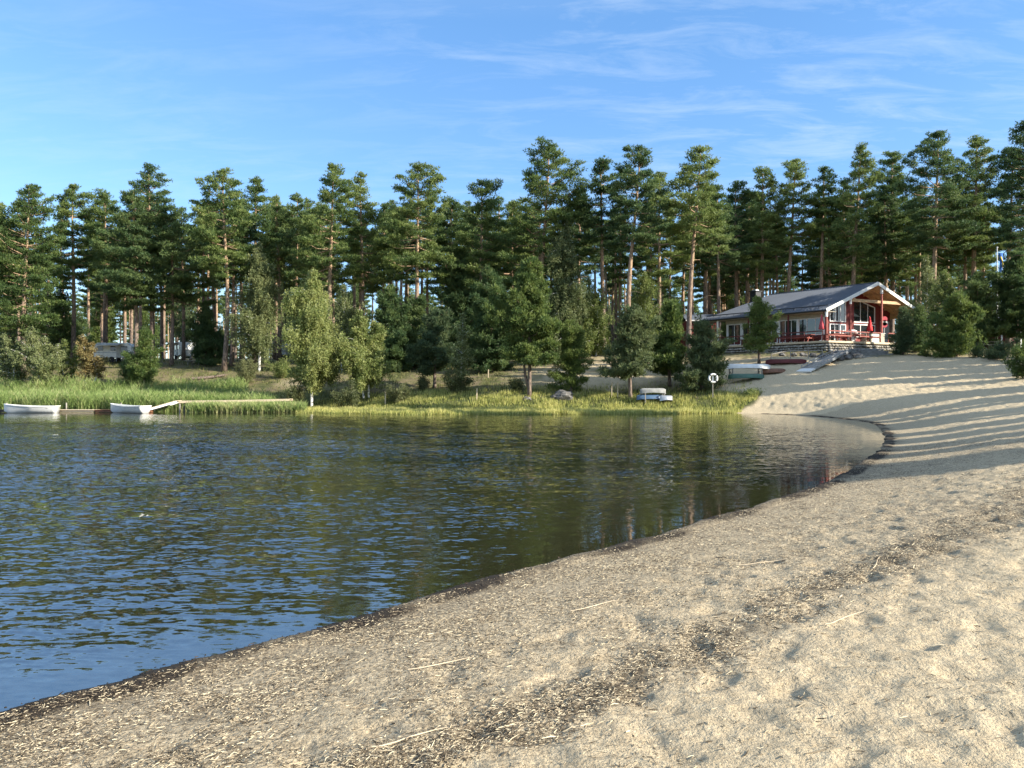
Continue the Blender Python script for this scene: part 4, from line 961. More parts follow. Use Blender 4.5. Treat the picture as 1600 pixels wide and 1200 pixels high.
# gable walls: left one near the front, right one set back
def gwall(mb, u0, u1, v, z0=ZD, t=.16, cut=0):
    us = [u0] + [x for x in (HW / 2,) if u0 < x < u1] + [u1]
    pts = [(u0, z0), (u1, z0)] + [(u, zroof(u) - .19 - cut) for u in reversed(us)]
    f = [hb(u, v, z) for u, z in pts]; b = [hb(u, v + t, z) for u, z in pts]; n = len(pts)
    mb.poly(f + b, [tuple(range(n)), tuple(reversed(range(n, 2 * n)))] + [(i, i + n, (i + 1) % n + n, (i + 1) % n) for i in range(n)])
mb = MB(); gwall(mb, UW, 5.3, 1.0); gwall(mb, 5.304, HW - 1.5, 2.8); skewbox(mb, 5.12, 5.3, 1.163, 2.8, ZD, zroof(5.2) - .3); cpart(mb, 'gable_wall', 'red')
def gwin(u0, u1, v, z0, zt0, zt1, nm, name='window', lab=None):
    """frame with a sloping head: zt0 at u0, zt1 at u1"""
    w = MB(); g = MB(); fw = .11
    zt = lambda u: zt0 + (zt1 - zt0) * (u - u0) / (u1 - u0)
    def quad(m, ua, ub, za0, zb0, za1, zb1, v0, v1):
        p = [hb(ua, v0, za0), hb(ub, v0, zb0), hb(ub, v0, zb1), hb(ua, v0, za1)]; q = [hb(ua, v1, za0), hb(ub, v1, zb0), hb(ub, v1, zb1), hb(ua, v1, za1)]
        m.poly(p + q, [(0, 1, 2, 3), (7, 6, 5, 4), (0, 4, 5, 1), (1, 5, 6, 2), (2, 6, 7, 3), (3, 7, 4, 0)])
    quad(w, u0, u0 + fw, z0, z0, zt(u0), zt(u0 + fw), v - .06, v - .003); quad(w, u1 - fw, u1, z0, z0, zt(u1 - fw), zt(u1), v - .06, v - .003)
    quad(w, u0 + fw, u1 - fw, z0, z0, z0 + fw, z0 + fw, v - .06, v - .003); quad(w, u0 + fw, u1 - fw, zt(u0 + fw) - fw, zt(u1 - fw) - fw, zt(u0 + fw), zt(u1 - fw), v - .06, v - .003)
    for k in range(1, nm):
        q = u0 + (u1 - u0) * k / nm; quad(w, q - .04, q + .04, z0 + fw, z0 + fw, zt(q - .04) - fw, zt(q + .04) - fw, v - .05, v - .003)
    fr = cpart(w, name, 'white'); quad(g, u0 + fw, u1 - fw, z0 + fw, z0 + fw, zt(u0 + fw) - fw, zt(u1 - fw) - fw, v - .02, v - .008); cpart(g, 'pane', 'glass', fr)
    return fr
gwin(1.65, 4.0, .98, 8.75, zroof(1.65) - .32, zroof(4.0) - .42, 3); 
gwin(1.65, 3.1, .98, ZD + .03, 8.55, 8.55, 2, 'door'); gwin(3.12, 4.0, .98, ZD + .85, 8.55, 8.55, 1)
gwin(7.55, 11.0, 2.78, 9.0, 11.7, zroof(11.0) - .75, 3); gwin(7.55, 11.0, 2.78, ZD + .75, 8.85, 8.85, 3)
mb = MB(); skewbox(mb, 11.9, 13.3, 2.72, 2.79, ZD + .2, 9.3); cpart(mb, 'pale_panel', 'awn')  # pale flat panel on the set back gable wall
# posts and collar beam
for u, v, t in ((.12, .12, .14), (3.56, .12, .12), (8.3, .15, .14), (14.6, .15, .14)):
    mb = MB(); zt = zroof(u) - .2; skewbox(mb, u - t / 2, u + t / 2, v - t / 2, v + t / 2, ZD, zt - .6); po = cpart(mb, 'post', 'railred')
    mb = MB(); skewbox(mb, u - t / 2 - .02, u + t / 2 + .02, v - t / 2 - .02, v + t / 2 + .02, zt - .6, zt); cpart(mb, 'post_head', 'white', po)
for v in (4.4, 9.3, 13.4, 15.5):
    mb = MB(); skewbox(mb, .06, .18, v - .06, v + .06, ZD, ZE - .23); cpart(mb, 'post', 'white' if v > 13 else 'dred')
mb = MB(); mb.bar(hb(3.6, .25, 11.0), hb(11.4, .25, 11.0), .14, .30); cpart(mb, 'collar_beam', 'ceil')
# terrace deck and railing belong to the house
mb = MB()
skewbox(mb, -.5, 11.8, -.6, .9, ZD - .20, ZD - .003); skewbox(mb, -.5, UW - .003, .903, HLn + .5, ZD - .20, ZD - .003); skewbox(mb, UW, HW - 1.5, .903, 13.5, ZD - .20, ZD - .003)
cpart(mb, 'deck', 'palewood')
def rail(pts, mat, nm='railing', hs=(.55, .98)):
    mb = MB()
    for a, b in zip(pts[:-1], pts[1:]):
        pa, pb = hb(*a, ZD), hb(*b, ZD); n = max(1, round((pb - pa).length / 1.9))
        for h in hs: mb.bar(pa + Vector((0, 0, h)), pb + Vector((0, 0, h)), .045, .11)
        for k in range(n + 1):
            q = pa.lerp(pb, k / n) + Vector((.002, .05, 0)); mb.bar(q, q + Vector((0, 0, max(hs) + .02)), .07)
    return cpart(mb, nm, mat)
rail([(-.42, .1), (-.42, HLn + .4), (1.2, HLn + .4)], 'dred'); rail([(-.42, -.5), (7.2, -.5)], 'railred'); rail([(8.4, -.5), (11.7, -.5)], 'railred')

# ---- things on the terrace
def at_px(px, u=None, v=None, z=ZD):
    """place on the terrace along a line of constant u or v"""
    t = (px - 800) / F
    if v is not None:
        b = hb(0, v); k = (t * b.y - b.x) / (HG.x - t * HG.y); return hb(k, v, z)
    b = hb(u, 0); k = (t * b.y - b.x) / (HL.x - t * HL.y); return hb(u, k, z)
def copy_tree(o, loc, rz, label, parent=None):
    c = o.copy(); C.objects.link(c)
    if parent: c.parent = parent
    else: c.location = loc; c.rotation_euler = (0, 0, rz); c['label'] = label
    for ch in list(o.children): copy_tree(ch, None, 0, None, c)
    return c
def picnic(mat):
    t = empty('picnic_table', (0, 0, 0))
    mb = MB()
    for k in range(5): mb.box((0, -.30 + .15 * k, .74), (1.8, .135, .04))
    mb.build('table_top', M[mat], t)
    for s in (-1, 1):
        mb = MB(); mb.box((0, s * .68, .45), (1.8, .13, .04)); mb.box((0, s * .82, .45), (1.8, .13, .04)); mb.build('bench', M[mat], t)
    for s in (-.65, .65):
        mb = MB(); mb.bar((s, -.62, 0), (s, -.22, .72), .045, .09); mb.bar((s, .62, 0), (s, .22, .72), .045, .09); mb.bar((s + .05, -.86, .40), (s + .05, .86, .40), .045, .09); mb.bar((s + .05, -.36, .69), (s + .05, .36, .69), .045, .09); mb.build('leg_frame', M[mat], t)
    return t
T0 = picnic('railred')
T0.location = at_px(1308, v=-.05); T0.rotation_euler = (0, 0, _th); tag(T0, 'red picnic table behind the front rail left of the second porch post', 'picnic table', 'picnic tables of the clubhouse terrace')
for px, u, v, lab in ((1345, None, .1, 'red picnic table between the second and third porch posts'), (1258, .45, None, 'red picnic table under the eave beside the pink parasol'), (1236, .45, None, 'red picnic table under the eave farther from the pink parasol')):
    copy_tree(T0, at_px(px, u, v), _th if v else _th + _sk + 1.57, lab)
def parasol(mat, loc, lab, hgt=2.35):
    t = empty('closed_parasol', loc, lab, 'parasol', 'closed parasols on the terrace')
    mb = MB(); mb.tube([(0, 0, .08), (0, 0, hgt + .08)], .022, 8); mb.build('pole', M['white'], t)
    b = len(mb.v); mb = MB(); n = 16; prof = [(.02, hgt + .05), (.06, hgt - .1), (.12, hgt - .6), (.20, hgt - 1.1), (.24, hgt - 1.45), (.17, hgt - 1.5)]
    for r, z in prof:
        for k in range(n):
            a = 2 * math.pi * k / n; rr = r * (1 + (.28 if k % 2 else -.18)); mb.v.append((rr * math.cos(a), rr * math.sin(a), z))
    for i in range(len(prof) - 1):
        for k in range(n): mb.f.append((i * n + k, i * n + (k + 1) % n, (i + 1) * n + (k + 1) % n, (i + 1) * n + k))
    mb.build('canopy', M[mat], t, True)
    mb = MB(); mb.lathe([(0, 0), (.26, 0), (.26, .06), (.05, .10), (0, .10)], n=16); mb.build('foot', M['white'], t)
parasol('pinkcloth', at_px(1284, u=-.05), 'faded pink red closed parasol beside the corner post of the clubhouse', 2.65)
parasol('redcloth', at_px(1359, v=.75), 'bright red closed parasol in front of the set back gable windows', 2.75)
# covered grill, counter, bin, round sign
t = empty('covered_grill', at_px(1331, v=.6), 'pale covered grill behind the rail near the second porch post', 'grill')
mb = MB(); mb.box((0, 0, .55), (.7, .45, .6)); mb.box((0, 0, .12), (.6, .4, .2)); mb.build('cabinet', M['white'], t)
mb = MB(); mb.lathe([(0, 1.32), (.25, 1.30), (.48, 1.18), (.62, 1.0), (.55, .86), (0, .86)], n=14); mb.build('cover', M['hull'], t, True)
t = empty('service_counter', at_px(1364, v=-.1), 'pale panelled service counter behind the front rail near the third porch post', 'counter')
for k in range(3):
    mb = MB(); mb.box((-.9 + k * .92, 0, .46), (.9, .6, .92), 0); mb.build('panel', M['cream' if k != 1 else 'white'], t)
mb = MB(); mb.box((.02, 0, .945), (2.9, .72, .04)); mb.build('counter_top', M['white'], t); t.rotation_euler = (0, 0, _th)
t = empty('round_sign', at_px(1382, v=.3), 'red and white pair of round signs hung beside the third porch post', 'sign')
for zc, mt in ((2.55, 'pinkcloth'), (2.15, 'white'), (1.95, 'pinkcloth')):
    mb = MB(); mb.lathe([(0, -.04), (.30, -.04), (.30, .04), (0, .04)], n=18)
    mb.v = [(x, z, y + zc) for x, y, z in [(a, b, c) for a, b, c in mb.v]] if False else [(a, c, zc + b) for a, b, c in mb.v]
    mb.build('disc', M[mt], t)
mb = MB(); mb.tube([(0, .06, 0), (0, .06, 2.8)], .03, 6); mb.build('pole', M['white'], t)
t = empty('waste_bin', at_px(1392, v=-.2), 'dark bin at the right end of the front rail', 'bin'); mb = MB(); mb.lathe([(0, 0), (.24, 0), (.28, .8), (.20, .92), (0, .94)], n=14); mb.build('body', M['dark'], t, True)
mb = MB(); mb.lathe([(.285, .78), (.30, .78), (.30, .83), (.285, .83)], n=14); mb.build('rim', M['zinc'], t)

# ---- stone retaining wall, steps, boulders
def rock_mesh(seed, sx, sy, sz, mat, n=3):
    import bmesh
    bm = bmesh.new(); bmesh.ops.create_icosphere(bm, subdivisions=n, radius=1); rg = random.Random(seed); o = (rg.random() * 50, rg.random() * 50)
    for v in bm.verts:
        c = v.co.copy(); k = 1 + .30 * float(perlin(np.array([c.x * 1.3 + o[0]]), np.array([c.y * 1.3 + c.z * 1.7 + o[1]]))[0]) * 1.6 + .10 * float(perlin(np.array([c.x * 4 + o[1]]), np.array([c.y * 4 - c.z * 3 + o[0]]))[0])
        v.co = Vector((c.x * sx * k, c.y * sy * k, max(c.z * sz * k, -.45 * sz)))
    me = bpy.data.meshes.new('rock'); bm.to_mesh(me); bm.free(); me.materials.append(M[mat]); return me
def stone_wall():
    t = empty('stone_wall', hb(0, -.7, 5.4), 'low rubble stone wall carrying the edge of the clubhouse terrace', 'stone wall')
    rg = random.Random(4); mb = MB(); inv = Matrix.Translation(-t.location)
    skewbox(mb, -.25, 11.4, -.4, .5, 4.6, ZD - .21); skewbox(mb, -.25, .6, .504, HLn, 4.6, ZD - .21)
    o = mb.build('core', M['mortar'], t); o.matrix_parent_inverse = inv
    vs = []; fs = []; b = 0
    protos = [rock_mesh(k, 1, 1, 1, 'rockp', 2) for k in range(5)]
    P = []
    for me in protos:
        a = np.empty(len(me.vertices) * 3, np.float32); me.vertices.foreach_get('co', a); f = np.empty(len(me.loops), np.int32); me.loops.foreach_get('vertex_index', f); P.append((a.reshape(-1, 3), f.reshape(-1, 3)))
    def put(u, v, z, s):
        nonlocal b
        a, f = P[rg.randrange(5)]; an = rg.random() * 6.28; ca, sa = math.cos(an), math.sin(an); q = a * np.array([s * 1.25, s, s * .8]); q = np.stack([q[:, 0] * ca - q[:, 1] * sa, q[:, 0] * sa + q[:, 1] * ca, q[:, 2]], 1) + np.array(hb(u, v, z))
        vs.append(q); fs.append(f + b); b += len(q)
    for z in np.arange(4.9, ZD - .3, .26):
        u = -.3
        while u < 11.5: put(u, -.45 + rg.random() * .06 - (ZD - z) * .22, z, .15 + .07 * rg.random()); u += .30 + .12 * rg.random()
        v = -.3
        while v < HLn: put(-.32 - (ZD - z) * .22, v, z, .15 + .07 * rg.random()); v += .30 + .12 * rg.random()
    me = mesh_np('stones', np.vstack(vs), np.vstack(fs), M['rockp']); o = link('stones', me, t); o.matrix_parent_inverse = inv
stone_wall()
rg = random.Random(12)
for k, (px, D, s) in enumerate([(1296, 70.8, .42), (1306, 71.4, .5), (1318, 71, .46), (1328, 71.6, .38), (1336, 70.6, .42), (1300, 69.6, .36), (1312, 69.9, .42), (1325, 70.1, .40), (1337, 71.9, .5), (1285, 71.2, .40), (1292, 68.9, .28), (1343, 70.4, .30),
                               (1270, 71.6, .34), (1255, 71.9, .3), (1240, 72.4, .32), (1222, 73, .3)]):
    o = link('boulder', rock_mesh(50 + k, s * 1.2, s, s * .8, 'rock')); o.location = G(px, D) + Vector((0, 0, s * .2)); o.rotation_euler = (0, 0, rg.random() * 6)
    tag(o, 'grey boulder in the heap between the metal ramp and the terrace' if k < 12 else 'small stone at the foot of the shaded terrace wall', 'boulder', 'heap of boulders below the terrace' if k < 12 else 'loose stones along the terrace wall')
o = link('boulder', rock_mesh(90, .95, .7, .55, 'rock')); o.location = G(879, 63.5) + Vector((0, 0, .1)); tag(o, 'big grey boulder in the grass below the small young pine', 'boulder')
o = link('boulder', rock_mesh(91, .4, .35, .22, 'rock')); o.location = G(823, 63.5); tag(o, 'small rock at the foot of the forked young pine', 'boulder')
t = empty('concrete_steps', G(1370, 70.2), 'long grey concrete steps in shade right of the boulder heap', 'steps')
for k in range(4):
    mb = MB(); mb.box((.12 * k, .75 * k, .10 + .26 * k), (4.2 - .2 * k, .16, .20)); mb.box((.12 * k, .75 * k + .45, .02 + .26 * k), (4.2 - .2 * k, .734, .12)); mb.build('step', M['conc'], t)
t.rotation_euler = (0, 0, .12); t.location.z -= .15

# ---- metal ramp on the slope
def ramp():
    a = G(1263, 66.5) + Vector((0, 0, .12)); b = Vector(WP(1320, 549, 71.5)) + Vector((0, 0, .1)); d = b - a; Ln = d.length
    t = empty('metal_ramp', a, 'long metal jetty ramp with side rails lying up the sand slope below the terrace', 'ramp')
    x = d.normalized(); y = Vector((0, 0, 1)).cross(x).normalized(); z = x.cross(y); Rm = Matrix((x, y, z)).transposed().to_4x4(); t.matrix_world = Matrix.Translation(a) @ Rm
    mb = MB(); n = 26
    for k in range(n): mb.box((Ln * (k + .5) / n, 0, 0), (Ln / n - .03, 1.15, .05))
    mb.build('walkway', M['wood'], t)
    for s in (-.62, .62):
        mb = MB(); mb.bar((0, s, 0), (Ln, s, 0), .07, .2); mb.bar((0, s, .30), (Ln, s, .30), .05, .05)
        for k in range(7): mb.bar((Ln * k / 6, s, 0), (Ln * k / 6, s, .3), .04)
        mb.build('side_rail', M['zinc'], t)
    mb = MB(); mb.box((-.5, 0, -.03), (1.1, 1.3, .12)); mb.build('float', M['white'], t)
ramp()
def rope_fence():
    t = empty('rope_fence', G(1205, 70), 'low pale rail fence on posts below the shaded terrace wall', 'fence'); o0 = t.location.copy(); prev = None; mr = MB()
    for px, D in ((1205, 70), (1235, 70.3), (1263, 70.2), (1285, 70.6)):
        g = G(px, D) - o0; mb = MB(); mb.bar(g, g + Vector((0, 0, .85)), .07); mb.build('post', M['wood'], t)
        if prev is not None: mr.bar(prev + Vector((0, 0, .8)), g + Vector((0, 0, .8)), .05, .07)
        prev = g
    mr.build('rail', M['wood'], t)
rope_fence()

# ------------------------------------------------------------------ boats
def boat_hull(Ln, B, Hh, sheer=.25, transom=.75, thick=.03, double=False):
    """open hull as a shell: outside and inside skins joined at the gunwale; bow at -x"""
    ns, nc = 22, 9; V = []
    def sec(s, off):
        t = s
        if double: w = math.sin(math.pi * min(max(t, .0), 1)) ** .62
        else: w = min(1, (t / .55)) ** .62 * (1 - (1 - transom) * max(0, (t - .55) / .45) ** 2)
        w = max(.012, w) * B / 2; top = Hh + sheer * (1 - t) ** 2.4 + (sheer if double else sheer * .3) * t ** 2.4; keel = .02 + (.35 * Hh * (1 - min(1, t / .16)) ** 2) + (.35 * Hh * (1 - min(1, (1 - t) / .16)) ** 2 if double else 0)
        w = max(.008, w - off); keel += off; row = []
        for k in range(nc):
            a = k / (nc - 1) * 2 - 1; y = w * math.copysign(abs(a) ** .75, a) if abs(a) > 1e-6 else 0; z = keel + (top - keel) * abs(a) ** 2.3
            row.append((Ln * (t - .5), y, z))
        return row
    outs = [sec(i / (ns - 1), 0) for i in range(ns)]; ins = [sec(i / (ns - 1), thick) for i in range(ns)]
    return outs, ins, ns, nc
def rowboat(Ln, B, Hh, hullm='hull', inm='hullin', sheer=.25, double=False, thw=3):
    t = empty('rowing_boat', (0, 0, 0)); outs, ins, ns, nc = boat_hull(Ln, B, Hh, sheer, double=double)
    mb = MB(); mb.v = [p for r in outs for p in r]
    for i in range(ns - 1):
        for k in range(nc - 1): mb.f.append((i * nc + k, i * nc + k + 1, (i + 1) * nc + k + 1, (i + 1) * nc + k))
    mb.f.append(tuple((ns - 1) * nc + k for k in range(nc)))
    mb.build('hull', M[hullm], t, True)
    mb = MB(); mb.v = [(x, y, z + .004) for r in ins for x, y, z in r]
    for i in range(ns - 1):
        for k in range(nc - 1): mb.f.append((i * nc + k, (i + 1) * nc + k, (i + 1) * nc + k + 1, i * nc + k + 1))
    mb.build('inner_skin', M[inm], t, True)
    mb = MB()
    for k in (0, nc - 1): mb.tube([(r[k][0], r[k][1], r[k][2]) for r in outs], .028, 6)
    if not double: mb.bar(outs[-1][0], outs[-1][-1], .05, .06)
    mb.build('gunwale', M[hullm], t)
    for q in range(thw):
        i = int(ns * (.3 + .26 * q)); r = ins[i]; mb = MB(); mb.box((r[0][0], 0, r[0][2] - .13), (.24, abs(r[0][1]) * 2 - .02, .03)); mb.build('thwart', M[inm], t)
    return t
B0 = rowboat(3.9, 1.35, .56, sheer=.22)
def oar_mesh():
    mb = MB(); mb.tube([(-1.1, 0, 0), (.75, 0, 0)], .022, 6); mb.box((.98, 0, 0), (.5, .13, .02)); return mb
for s_ in (-.22, .2):
    o_ = oar_mesh().build('oar', M['palewood']); o_.location = (*WP(48, 645, 58)[:2], .42); o_.location.y += s_; o_.rotation_euler = (0, math.radians(-3), math.radians(8 + s_ * 10))
    tag(o_, ('nearer' if s_ < 0 else 'farther') + ' oar lying across the thwarts of the left rowing boat', 'oar', 'oars in the left boat')
B0.location = (*WP(48, 645, 58)[:2], -.09); B0.rotation_euler = (0, 0, math.radians(6)); tag(B0, 'left white rowing boat moored at the far end of the jetty', 'rowing boat', 'white rowing boats moored before the reeds')
b2 = copy_tree(B0, (*WP(200, 645, 58)[:2], -.07), math.radians(-24), 'right white rowing boat moored where the jetty meets the sloping gangway')
def jetty():
    t = empty('floating_jetty', (*WP(120, 645, 59.3)[:2], 0), 'low floating wooden jetty behind the two white rowing boats', 'jetty')
    for a, b, m in ((-40, 12, 'dark'), (60, 152, 'palewood'), (153, 236, 'brown')):
        mb = MB(); xa = WP(a, 0, 59.3)[0] - t.location.x; xb = WP(b, 0, 59.3)[0] - t.location.x; n = int((xb - xa) / .16)
        for k in range(n): mb.box((xa + (k + .5) * (xb - xa) / n, 0, .20), ((xb - xa) / n - .015, 1.1, .04))
        mb.box(((xa + xb) / 2, 0, .10), (xb - xa - .1, .9, .15)); mb.build('jetty_section', M[m], t)
    for x in (-6, -1.2, 3.2): mb = MB(); mb.tube([(x, .62, -1), (x, .62, .75)], .05, 7); mb.build('mooring_post', M['wood'], t)
jetty()
def boardwalk():
    a = Vector((WP(283, 0, 61)[0], 61, .87)); pts = [a, Vector((WP(370, 0, 61.4)[0], 61.4, .92)), Vector((WP(455, 0, 61.9)[0], 61.9, 1.02))]
    t = empty('boardwalk', a, 'long narrow pale boardwalk on posts running through the reeds', 'boardwalk')
    mb = MB(); mp = []
    for p, q in zip(pts[:-1], pts[1:]):
        n = int((q - p).length / .17)
        for k in range(n): c = p.lerp(q, (k + .5) / n) - a; mb.box(c, (.15, 1.0, .04))
        mb.bar(p - a + Vector((0, -.48, -.09)), q - a + Vector((0, -.48, -.09)), .06, .14); mb.bar(p - a + Vector((0, .48, -.09)), q - a + Vector((0, .48, -.09)), .06, .14)
        for k in range(4):
            c = p.lerp(q, k / 4) - a
            for s in (-.42, .42): mp.append(MB()); mp[-1].bar(c + Vector((.08, s, -1.5)), c + Vector((.08, s, -.02)), .09)
    mb.build('planks', M['palewood'], t); [q.build('post', M['wood'], t) for q in mp]
    a2 = Vector((WP(236, 0, 59.6)[0], 59.6, .25)); t = empty('gangway', a2, 'pale sloping gangway from the jetty up to the boardwalk', 'gangway'); b2 = a - a2 - Vector((.15, 0, 0))
    d = b2.normalized(); n = 16; mb = MB()
    for s in (-.45, .45): mb.bar(Vector((0, s, -.04)), b2 + Vector((0, s, -.04)), .06, .14)
    mb.build('side_beam', M['white'], t); mb = MB()
    for k in range(n): c = b2 * ((k + .5) / n); mb.box(c + Vector((0, 0, .06)), (.14, 1.0, .035))
    mb.build('tread', M['palewood'], t)
boardwalk()
# canoes by the beach
def canoe(Ln, mat, lab, loc, rz, flip=True, z=0, cat='canoe', B=.85):
    t = rowboat(Ln, B, .32, mat, mat, .16, True, 0); t.name = 'canoe'; t.location = (loc[0], loc[1], z); t.rotation_euler = (math.pi if flip else 0, 0, rz)
    if flip: t.location.z += .42
    tag(t, lab, cat, 'canoes and boats laid up at the edge of the beach'); return t
g = G(1165, 66.5); r = empty('canoe_rack', g, 'weathered timber rack holding the upturned white canoe', 'rack')
zc = 2 + (YH - 577) / F * 66.5 - g.z
for s in (-1.3, 1.3):
    mb = MB()
    for q in (-.5, .5): mb.bar((s, q, -.2), (s, q, zc), .09)
    mb.bar((s, -.65, zc + .04), (s, .65, zc + .04), .09, .08); mb.bar((s, -.5, .1), (s, .5, zc - .1), .07); mb.build('trestle', M['wood'], r)
canoe(4.3, 'hull', 'white canoe lying upside down on the timber rack', WP(1167, 0, 66.5), .06, z=g.z + zc + .08)
g = G(1168, 65.4); canoe(3.3, 'green', 'green boat lying upside down on the sand below the white canoe', WP(1166, 0, 65.4), .10, z=g.z + .22, B=1.1)
g = G(1208, 66.8); canoe(2.2, 'brown', 'brown wooden boat on the sand right of the green boat', WP(1209, 0, 66.8), .1, z=g.z + .02, B=1.0)
g = G(1222, 69); canoe(3.6, 'dred', 'dark red canoe on the sand behind the brown boat', WP(1228, 0, 69), -.25, z=g.z + .1)
g = G(1022, 62.5); r = empty('kayak_rack', g, 'small trestle carrying two kayaks between the young pines', 'rack')
for s in (-.8, .8):
    mb = MB(); mb.bar((s, -.4, -.1), (s, -.4, .75), .07); mb.bar((s, .4, -.1), (s, .4, .75), .07); mb.bar((s, -.5, .70), (s, .5, .70), .06); mb.bar((s, -.5, .16), (s, .5, .16), .06); mb.build('trestle', M['wood'], r)
canoe(2.2, 'conc', 'grey kayak on the upper bar of the small trestle', WP(1020, 0, 62.5), .05, z=g.z + .75, B=.65)
canoe(2.3, 'blueh', 'blue kayak on the lower bar of the small trestle', WP(1016, 0, 62.5), .05, z=g.z + .22, B=.65)
g = G(1040, 63); canoe(1.2, 'zinc', 'small grey dinghy lying in the grass at the right foot of the kayak trestle', WP(1041, 0, 62), .3, z=g.z - .1, B=.8)
# lifebuoy
g = G(1114, 61.5); t = empty('lifebuoy_post', g, 'white lifebuoy hung on a thin post at the edge of the beach grass', 'lifebuoy'); zc = 2 + (YH - 591) / F * 61.5 - g.z
mb = MB(); mb.tube([(0, .08, -.2), (0, .08, zc + .3)], .035, 8); mb.build('post', M['wood'], t)
mb = MB(); mb.box((0, .03, zc), (.14, .03, .62)); mb.build('backboard', M['white'], t)
mb = MB(); n = 24; pts = [(math.cos(2 * math.pi * k / n) * .33, -.06, zc + math.sin(2 * math.pi * k / n) * .33) for k in range(n + 1)]; mb.tube(pts, .085, 8, False); rb = mb.build('ring', M['hull'], t, True)
for k in range(4):
    a = math.pi / 4 + k * math.pi / 2; mb = MB(); ps = [(math.cos(a + e) * .33, -.06, zc + math.sin(a + e) * .33) for e in (-.16, 0, .16)]; mb.tube(ps, .09, 8, True); mb.build('band', M['redcloth' if False else 'dark'], rb)

# ------------------------------------------------------------------ other buildings, caravans, flagpole
def shed(px, D, wpx, ztop_py, lab, name='red_shed', depth=4, rz=0, roofm='roof', wall='red', gable=False, z0=None):
    g = G(px, D); w = wpx * D / F; zt = H0 + (YH - ztop_py) / F * D - g.z
    t = empty(name, g, lab, 'shed', None, rz)
    mb = MB(); mb.box((0, depth / 2, zt / 2 - .2), (w, depth, zt + .4)); wl = mb.build('wall', M[wall], t)
    for s in (-1, 1):
        mb = MB(); mb.box((s * w / 2, -.02, zt / 2), (.16, .06, zt)); mb.build('corner_board', M['white'], t)
    rise = w * .22 if gable else .9
    mb = MB()
    if gable:
        a, b, c = Vector((-w / 2 - .3, -.3, zt - .05)), Vector((0, -.3, zt + rise)), Vector((w / 2 + .3, -.3, zt - .05)); d = Vector((0, depth + .6, 0))
        slab(mb, [a, b, b + d, a + d], .12); slab(mb, [b, c, c + d, b + d], .12)
        m2 = MB(); m2.bar(a + Vector((0, -.03, -.06)), b + Vector((0, -.03, -.06)), .04, .2); m2.bar(b + Vector((0, -.03, -.06)), c + Vector((0, -.03, -.06)), .04, .2); m2.build('barge_board', M['white'], t)
        m3 = MB(); m3.poly([Vector((-w / 2, 0, zt)), Vector((w / 2, 0, zt)), Vector((0, 0, zt + rise - .2)), Vector((-w / 2, .1, zt)), Vector((w / 2, .1, zt)), Vector((0, .1, zt + rise - .2))], [(0, 1, 2), (5, 4, 3), (0, 3, 4, 1), (1, 4, 5, 2), (2, 5, 3, 0)]); m3.build('gable', M[wall], t)
    else:
        a, b = Vector((-w / 2 - .35, -.4, zt - .02)), Vector((w / 2 + .35, -.4, zt - .02)); m_ = Vector((0, depth / 2 + .4, rise)); e = Vector((0, depth + .8, 0))
        slab(mb, [a, b, b + m_, a + m_], .12); slab(mb, [a + m_, b + m_, b + e, a + e], .12)
        m2 = MB(); m2.bar(a + Vector((0, -.03, -.07)), b + Vector((0, -.03, -.07)), .04, .14); m2.build('fascia', M['white'], t)
    mb.build('roof', M[roofm], t)
    mb = MB(); mb.box((w * .2, -.03, 1.0), (.9, .05, 2.0)); dr = mb.build('door', M['white' if wall == 'red' else 'dred'], t)
    mb = MB(); mb.box((w * .2 + .36, -.07, 1.0), (.05, .04, .14)); mb.build('handle', M['dark'], dr)
    return t
shed(1098, 92, 46, 500, 'long low red outbuilding seen left of the clubhouse end', depth=4)
shed(1008, 98, 26, 502, 'small red cabin with white gable boards glimpsed between the young pines', 'red_cabin', depth=5, gable=True)
shed(1580, 88, 30, 505, 'dark red shed right of the flagpole', depth=3, wall='dred')
